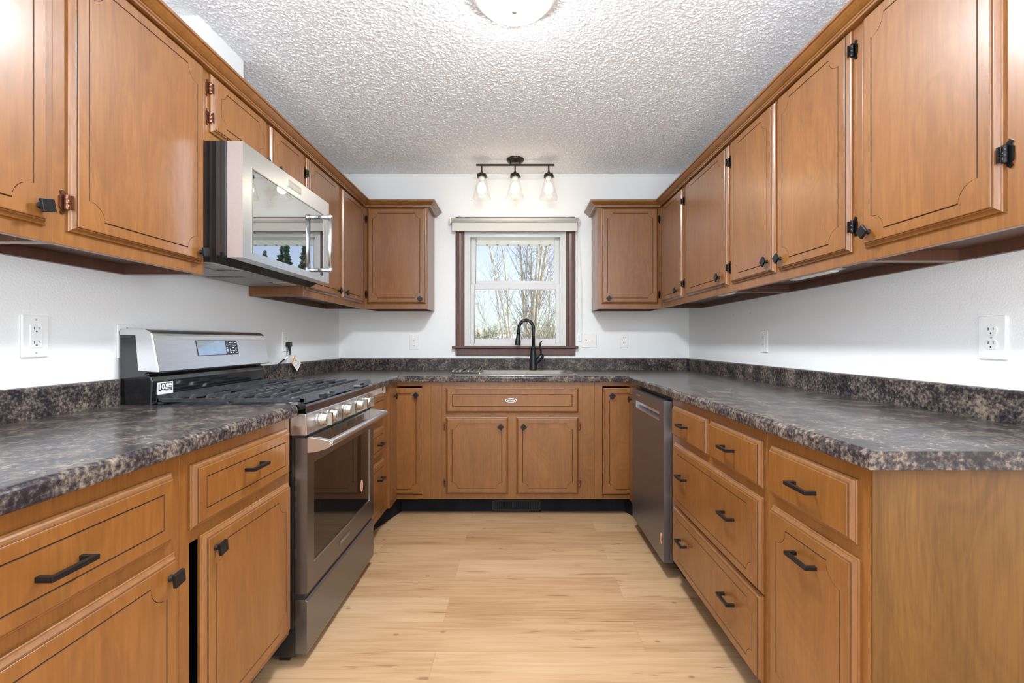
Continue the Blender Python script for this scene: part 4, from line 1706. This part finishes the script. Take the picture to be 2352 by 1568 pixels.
# ------------------------------------------------------------------ outlets and switches
def outlet(label, side, w, z, style='decora', wd=0.075, ht=0.120, mat=None, plug=False):
    loc = {'L': (XL, w, z), 'R': (XR, w, z), 'B': (w, YB, z)}[side]
    rz = {'L': PI / 2, 'R': -PI / 2, 'B': 0}[side]
    t = thing('wall_outlet', label, 'outlet', loc, rz, 'wall outlets')
    mat = mat or MWHT
    m = M().box(-wd / 2, wd / 2, -.0065, 0, -ht / 2, ht / 2)
    mk('cover_plate', m, mat, t, bevel=0.0035, seg=3)
    if style == 'decora':
        m = M().box(-.0168, .0168, -.0085, -.005, -.0335, .0335)
        r = mk('receptacle', m, mat, t, bevel=0.0012)
        m = M()
        for zc in (.020, -.020):
            m.box(-.0075, -.0055, -.0088, -.0083, zc - .001, zc + .007)
            m.box(.0055, .0075, -.0088, -.0083, zc, zc + .007)
            m.lathe([(.0024, -.0088), (.0024, -.0083)], (0, 0, zc - .006), 10, 'y')
        mk('slots', m, MSLOT, r)
        m = M().box(-.006, .006, -.0095, -.008, -.0055, -.0005).box(-.006, .006, -.0095, -.008, .0005, .0055)
        mk('test_buttons', m, mat, r, bevel=0.0005)
    else:
        for zc in (.0195, -.0195):
            pts = []
            for k in range(24):
                a = 2 * PI * k / 24
                pts.append((.0172 * math.cos(a), zc + max(-.0138, min(.0138, .0172 * math.sin(a)))))
            m = M().prism(pts, 'y', -.0085, -.005)
            r = mk('receptacle', m, mat, t, bevel=0.0008)
            m = M()
            m.box(-.0080, -.0058, -.0088, -.0083, zc + .001, zc + .009).box(.0058, .0080, -.0088, -.0083, zc + .002, zc + .009)
            m.lathe([(.0026, -.0088), (.0026, -.0083)], (0, 0, zc - .007), 10, 'y')
            mk('slots', m, MSLOT, r)
    m = M()
    for zc in ((.048, -.048) if style == 'decora' else (0.0,)):
        m.lathe([(.0028, -.0076), (.0024, -.0070), (.0028, -.006)], (0, 0, zc), 10, 'y')
    mk('screw', m, MSLOTG, t)
    return t


outlet('white rectangular outlet on the left wall above the near countertop', 'L', 1.340, 1.150, 'decora', .076, .122)
outlet('white outlet plate partly hidden behind the range backguard', 'L', 1.652, 1.136, 'decora', .076, .120)
outlet('white outlet with a black plug in it, right of the range', 'L', 2.787, 1.134, 'decora', .076, .118)
outlet('narrow looking white outlet on the right wall above the far countertop', 'R', 2.518, 1.136, 'decora', .074, .120)
outlet('large white double outlet at the right edge of the photo', 'R', 1.306, 1.146, 'duplex', .078, .124)
outlet('white outlet on the back wall left of the window', 'B', wx(951.5), wz(785.5), 'duplex', .070, .122, MALM)
outlet('white outlet on the back wall right of the light switches', 'B', wx(1433), wz(781.8), 'duplex', .066, .114, MALM)
sw = thing('light_switch', 'white double light switch plate right of the sink window', 'switch', (wx(1352.8), YB, wz(781.5)))
m = M().box(-.058, .058, -.0065, 0, -.058, .058)
mk('cover_plate', m, MALM, sw, bevel=0.0035, seg=3)
for x, s_ in ((-.023, 1), (.023, -1)):
    m = M().prism([(-.0055, -.011), (.0055, -.011), (.0055, .011), (-.0055, .011)], 'y', -.0072, -.006)
    m.prism([(-.007, -.004), (-.018, -.004 + s_ * .008), (-.018, .003 + s_ * .008), (-.007, .005)], 'x', -.0042, .0042)
    mk('toggle', m, MWHT, sw, (x, 0, 0))

# old nail holes in the paint
for nm, pts_ in (('back', ((1083, 461), (1183, 459), (1278, 460), (1410, 600))), ('right', ((1685, 722), (1723, 719)))):
    m = M()
    for px, py in pts_:
        if nm == 'back':
            m.lathe([(.0032, YB - .0008), (.0024, YB - .0004), (0, YB - .0003)], (wx(px), 0, wz(py)), 10, 'y')
        else:
            Y_ = XR * F / (px - CX)
            m.lathe([(.0036, XR - .0008), (.0024, XR - .0004), (0, XR - .0003)], (0, Y_, wz(py, Y_)), 10, 'x')
    o = mk('wall_' + nm + '_marks', m, MSLOTG, fix=False)
    struct(o)

# range power cord
pc = thing('power_cord', 'black range power cord plugged into the left wall outlet, with a paper tag', 'power cord', (XL + .02, 2.79, 1.07))
m = M().box(XL + .009, XL + .040, 2.772, 2.800, 1.102, 1.131)
m.tube([(XL + .028, 2.786, 1.108), (XL + .028, 2.788, 1.078)], [.011, .007], 12)
mk('plug', m, MBLKP, pc, world=True, bevel=0.006, seg=3)
pts = [(XL + .028, 2.788, 1.085), (XL + .030, 2.786, 1.062), (XL + .034, 2.770, 1.050)]
pts2 = [(XL + .034, 2.770, 1.050), (XL + .040, 2.70, 1.030)]
pts3 = [(XL + .040, 2.70, 1.030), (XL + .044, 2.60, 0.995), (XL + .050, 2.52, .966), (XL + .050, 2.44, .950), (XL + .035, 2.375, .945)]
mk('cable', M().tube(pts, .0048, 10).tube(pts3, .0048, 10), MBLKP, pc, world=True)
part_label(mk('cable_wrap', M().tube(pts2, .0052, 10), MPAPER, pc, world=True), 'white label wrapped on the cord')
u_ = Vector((0.06, 0.72, -0.60)).normalized()
v_ = Vector((0.06, 0.60, 0.72)).normalized()
v_ = (v_ - u_ * v_.dot(u_)).normalized()
o_ = Vector((XL + .046, 2.832, 1.003))
m = M()
m.box(-.043, .043, -.030, .030, -.0006, .0006, 0)
m.box(-.043, -.030, -.030, .030, .0006, .0009, 1)
for k in range(5): m.box(-.020 + k * .011, -.016 + k * .011, -.022, .022, .0006, .0008, 2)
m.box(-.024, -.014, -.004, .006, .0006, .001, 3)
part_label(mk('paper_tag', place(m, o_, u_, v_), [MPAPER, MORNG, MSLOTG, MINK], pc, world=True, fix=False), 'white warning tag with orange band')

# ------------------------------------------------------------------ lights in the room
YT = 3.34
tx = lambda px: (px - CX) * YT / F
tz = lambda py: H + (CY - py) * YT / F
tl = thing('track_light', 'bronze ceiling track light with three clear glass shades above the window', 'light fixture', (tx(1183), YT, ZC))
m = M().lathe([(0.064, ZC), (0.063, ZC - .012), (0.056, ZC - .020), (0.050, ZC - .021), (0.040, ZC - .026), (0, ZC - .027)], (tx(1183.5), YT, 0), 32)
mk('canopy', m, MBRZ, tl, world=True)
zbar = tz(379)
m = M()
for dx in (-.034, .036): m.tube([(tx(1183) + dx, YT, ZC - .024), (tx(1183) + dx, YT, zbar)], .005, 10)
m.box(tx(1093.8), tx(1273.4), YT - .006, YT + .006, zbar - .007, zbar + .007)
mk('bar', m, MBRZ, tl, world=True, bevel=0.001)
for px in (1106.5, 1183, 1260.3):
    x = tx(px)
    m = M().tube([(x, YT, zbar), (x, YT, tz(394))], .0058, 10)
    m.lathe([(0.006, tz(393)), (0.011, tz(396)), (0.016, tz(397)), (0.033, tz(400)), (0.036, tz(404)), (0.036, tz(407)), (0.034, tz(407.5)), (0.0, tz(406))], (x, YT, 0), 24)
    for a in (0.3, 2.4, 4.5):
        m.tube([(x + .034 * math.cos(a), YT + .034 * math.sin(a), tz(405.5)), (x + .044 * math.cos(a), YT + .044 * math.sin(a), tz(405.5))], .0025, 8)
    h = mk('lamp_holder', m, MBRZ, tl, world=True)
    m = M().lathe([(0.026, tz(404)), (0.029, tz(409)), (0.0355, tz(418)), (0.050, tz(440)), (0.066, tz(456)), (0.067, tz(456.2)), (0.0515, tz(440)), (0.037, tz(418)), (0.0305, tz(409)), (0.0275, tz(404))], (x, YT, 0), 32)
    mk('glass_shade', m, MCLEAR, h, world=True)
    m = M().lathe([(0.021, tz(406)), (0.021, tz(412)), (0.0165, tz(412.5)), (0.0165, tz(416)), (0.018, tz(418)), (0.0185, tz(423))], (x, YT, 0), 20)
    mk('bulb_socket', m, MBULBN, h, world=True)
    bz0 = tz(435)
    prof = [(0.0185, tz(423)), (0.025, tz(427))]
    for k in range(8):
        a = PI * .20 - (PI * .70) * k / 7
        prof.append((0.0315 * math.cos(a), bz0 + .0315 * math.sin(a)))
    prof[-1] = (0.0, bz0 - .0315)
    m = M().lathe(prof, (x, YT, 0), 20)
    part_label(mk('bulb', m, MBULB, h, world=True), 'glowing bulb')

dl = thing('ceiling_light', 'round frosted glass dome light on the ceiling at the top of the photo', 'light fixture', (-0.012, 1.70, ZC))
m = M().lathe([(0.150, ZC), (0.150, ZC - .018), (0.120, ZC - .022)], (-0.012, 1.70, 0), 40)
mk('base_ring', m, MCHR, dl, world=True)
m = M().lathe([(0.150, ZC - .004), (0.170, ZC - .008), (0.170, ZC - .016), (0.163, ZC - .036), (0.148, ZC - .054), (0.130, ZC - .066)], (-0.012, 1.70, 0), 48)
part_label(mk('glass_rim', m, MWHT, dl, world=True), 'white rim of the glass bowl')
prof = [(0.1302, ZC - .0658)]
for k in range(1, 9):
    a = PI / 2 * k / 8
    prof.append((0.130 * math.cos(a), ZC - .066 - .024 * math.sin(a)))
prof[-1] = (0, ZC - .090)
m = M().lathe(prof, (-0.012, 1.70, 0), 48)
part_label(mk('glass_dome', m, MDOME, dl, world=True), 'glowing frosted glass bowl')
m = M().lathe([(0.019, ZC - .089), (0.019, ZC - .095), (0.014, ZC - .098), (0.013, ZC - .106), (0.009, ZC - .111), (0, ZC - .112)], (-0.012, 1.70, 0), 20)
mk('finial', m, MFIN, dl, world=True)
lamp('rear_fill_point', 'POINT', (1.4, -1.6, 2.15), (0, 0, 0), 12, (1.0, 0.88, 0.72), shadow_soft_size=0.15)  # added fill light and fixture out of view, to even the lighting
dn = thing('rear_fill_fixture', 'added round white fixture for the fill light, unseen behind the camera', 'light fixture', (1.4, -1.6, ZC))
m = M().lathe([(0.17, ZC), (0.17, ZC - .02), (0.14, ZC - .03), (0, ZC - .035)], (1.4, -1.6, 0), 32)
mk('base_plate', m, MWHT, dn, world=True)

# ------------------------------------------------------------------ outside
m = M().poly([(-80, YB + .16, -0.15), (80, YB + .16, -0.15), (80, 140, -0.15), (-80, 140, -0.15)])
struct(mk('ground', m, MSNOW, fix=False))
# ribbed white eave soffit
m = M()
ze, ye = 2.20, 5.10
k = -2.4
i = 0
while k < 2.4:
    m.box(k, k + .104, YB + .15, ye, ze, ze + .01)
    m.box(k + .104, k + .115, YB + .15, ye, ze + .004, ze + .012)
    m.box(k + .098, k + .118, ye - .012, ye + .001, ze - .008, ze + .004, 1)
    k += .115
m.box(-2.4, 2.4, ye, ye + .02, ze - .004, ze + .14)
m.box(-2.4, 2.4, YB + .15, YB + .16, ze, ZC + .2)
struct(mk('eave_soffit', m, [MSOFF, MSLOTG]))

TR = random.Random(11)


def wander(p, d, L, n, r0, r1, jit, up=0.0):
    pts, rs = [Vector(p)], [r0]
    d = Vector(d).normalized()
    for i in range(n):
        d = (d + Vector((TR.uniform(-jit, jit), TR.uniform(-jit, jit), TR.uniform(-jit, jit) + up))).normalized()
        pts.append(pts[-1] + d * (L / n))
        rs.append(r0 + (r1 - r0) * (i + 1) / n)
    return pts, rs


def bare_tree(name, label, base, stems, grp=None, twig=1.0):
    t = thing(name, label, 'tree', base, group=grp)
    br = M()
    for (bx, tx_, hgt, r0) in stems:
        p0 = Vector(base) + Vector((bx * .5, TR.uniform(-.15, .15), 0))
        d = Vector((tx_ - bx * .5, TR.uniform(-.5, .5), hgt))
        pts, rs = wander(p0, d, d.length, 9, r0, r0 * .35, .05)
        mk('trunk', M().tube(pts, rs, 8), MBARK, t, world=True)
        for k in range(int(26 * twig)):
            i = TR.uniform(1.5, 8.6)
            a = pts[int(i)].lerp(pts[min(9, int(i) + 1)], i % 1)
            dirr = Vector((TR.uniform(-1, 1), TR.uniform(-.8, .8), TR.uniform(.7, 1.9)))
            L = TR.uniform(.7, 2.0) * (1.1 - i / 14)
            bp, bs = wander(a, dirr, L, 5, r0 * .13 + .003, .0022, .14, .06)
            br.tube(bp, bs, 4, caps=False)
            for q in range(4):
                j = TR.randint(1, 4)
                d2 = Vector((TR.uniform(-1, 1), TR.uniform(-1, 1), TR.uniform(.3, 1.5)))
                cp, cs = wander(bp[j], d2, L * TR.uniform(.3, .6), 3, .0034, .0018, .18)
                br.tube(cp, cs, 3, caps=False)
    b = mk('branches', br, MTWIG, t, world=True, fix=False)
    b['kind'] = 'stuff'
    return t


bare_tree('bare_tree', 'bare pale barked tree with many upright stems right outside the window', (0.26, 12.0, -0.15),
          [(-.1, -.32, 5.2, .034), (-.05, -.02, 5.6, .045), (.05, .20, 5.6, .050), (.1, .62, 5.4, .066), (.15, .40, 5.5, .040), (0, .08, 5.3, .036), (.08, .30, 5.0, .032)])
bare_tree('bare_tree', 'thinner bare tree leaning left, seen in the left half of the window', (-0.12, 16.0, -0.15),
          [(0, -.86, 6.4, .042), (0, -.62, 6.6, .044), (-.1, -1.66, 5.4, .025), (-.1, -2.3, 4.2, .022), (0, -1.2, 5.7, .025)], twig=.8)
bare_tree('bare_tree', 'small bare bush like tree at the right side of the window', (1.2, 20.0, -0.15),
          [(0, .5, 5.6, .032), (.1, .2, 4.8, .028), (.1, .9, 4.6, .028), (0, 1.1, 3.7, .026)], twig=1.3)


def blob_hedge(name, label, x0, x1, y, h0, h1, n, mat):
    m = M()
    for i in range(n):
        x = x0 + (x1 - x0) * i / max(1, n - 1) + TR.uniform(-.3, .3)
        h = TR.uniform(h0, h1)
        for s in range(34):
            a = Vector((x + TR.uniform(-.9, .9), y + TR.uniform(-.8, .8), -0.15))
            d_ = Vector((TR.uniform(-.5, .5), TR.uniform(-.4, .4), 1))
            p, r = wander(a, d_, h * TR.uniform(.7, 1.15), 3, .03, .012, .25)
            m.tube(p, r, 4, caps=False)
    o = mk(name, m, mat, world=True, loc=((x0 + x1) / 2, y, -0.15), fix=False)
    return o


o = blob_hedge('hedge', '', -2.9, -1.5, 30, 1.8, 2.3, 8, MHEDGE)
tag(o, 'tangled brown shrub hedge low in the left part of the window', 'hedge')
o = blob_hedge('hedge', '', 0.9, 2.5, 25, 1.8, 2.5, 8, MHEDGE)
tag(o, 'tangled brown shrub hedge low in the right part of the window', 'hedge')
hs = thing('house', 'white neighbouring house at the lower left of the window', 'house', (-6.1, 60, -0.15))
m = M().box(-11, -4.95, 60, 66, -.15, 2.9)
m.prism([(-11, 2.9), (-4.95, 2.9), (-8, 3.9)], 'y', 60, 66)
mk('wall', m, MSHED, hs, world=True)
m = M().box(-5.3, -5.0, 59.95, 60, 1.7, 2.3)
mk('house_window', m, MSLOT, hs, world=True)
gs = thing('shed', 'low long pale roofed shed in the distance behind the trees', 'shed', (-1.3, 45, -0.15))
m = M().box(-2.6, 0.1, 45, 48, -.15, 1.5)
mk('wall', m, MHEDGE, gs, world=True)
m = M().prism([(44.7, 1.45), (46.5, 1.85), (48.3, 1.45)], 'x', -2.8, 0.3)
mk('roof', m, MROOFT, gs, world=True)


def conifer(x, y, h, label):
    t = thing('conifer', label, 'tree', (x, y, -0.15), group='evergreens to the right of the house')
    mk('trunk', M().lathe([(0.14, -.15), (0.03, h)], (x, y, 0), 8), MTWIG, t, world=True)
    m = M()
    z = .5
    while z < h:
        R = (1 - z / h) * h * .21 + .06
        for k in range(17):
            a = TR.uniform(0, 2 * PI)
            L = R * TR.uniform(.7, 1.1)
            tip = Vector((x + math.cos(a) * L, y + math.sin(a) * L, z - L * .25 + TR.uniform(-.05, .1)))
            side = Vector((-math.sin(a), math.cos(a), 0)) * L * .17
            b = Vector((x, y, z + .10 + TR.uniform(-.05, .05)))
            mid = b.lerp(tip, .6)
            i0 = m.add([b, mid + side, tip, mid - side, mid + Vector((0, 0, -.12))])
            m.face((i0, i0 + 1, i0 + 4)); m.face((i0 + 1, i0 + 2, i0 + 4)); m.face((i0 + 2, i0 + 3, i0 + 4)); m.face((i0 + 3, i0, i0 + 4)); m.face((i0, i0 + 3, i0 + 2, i0 + 1))
        z += h * .028
    f = mk('foliage', m, MCONI, t, world=True, fix=False)
    return t


conifer(4.1, 12.0, 3.9, 'evergreen tree in the garden, reflected in the microwave door, nearest of three')
conifer(5.15, 15.4, 4.4, 'evergreen tree in the garden, reflected in the microwave door, middle of three')
conifer(7.9, 18.0, 4.7, 'evergreen tree in the garden, reflected in the microwave door, farthest of three')
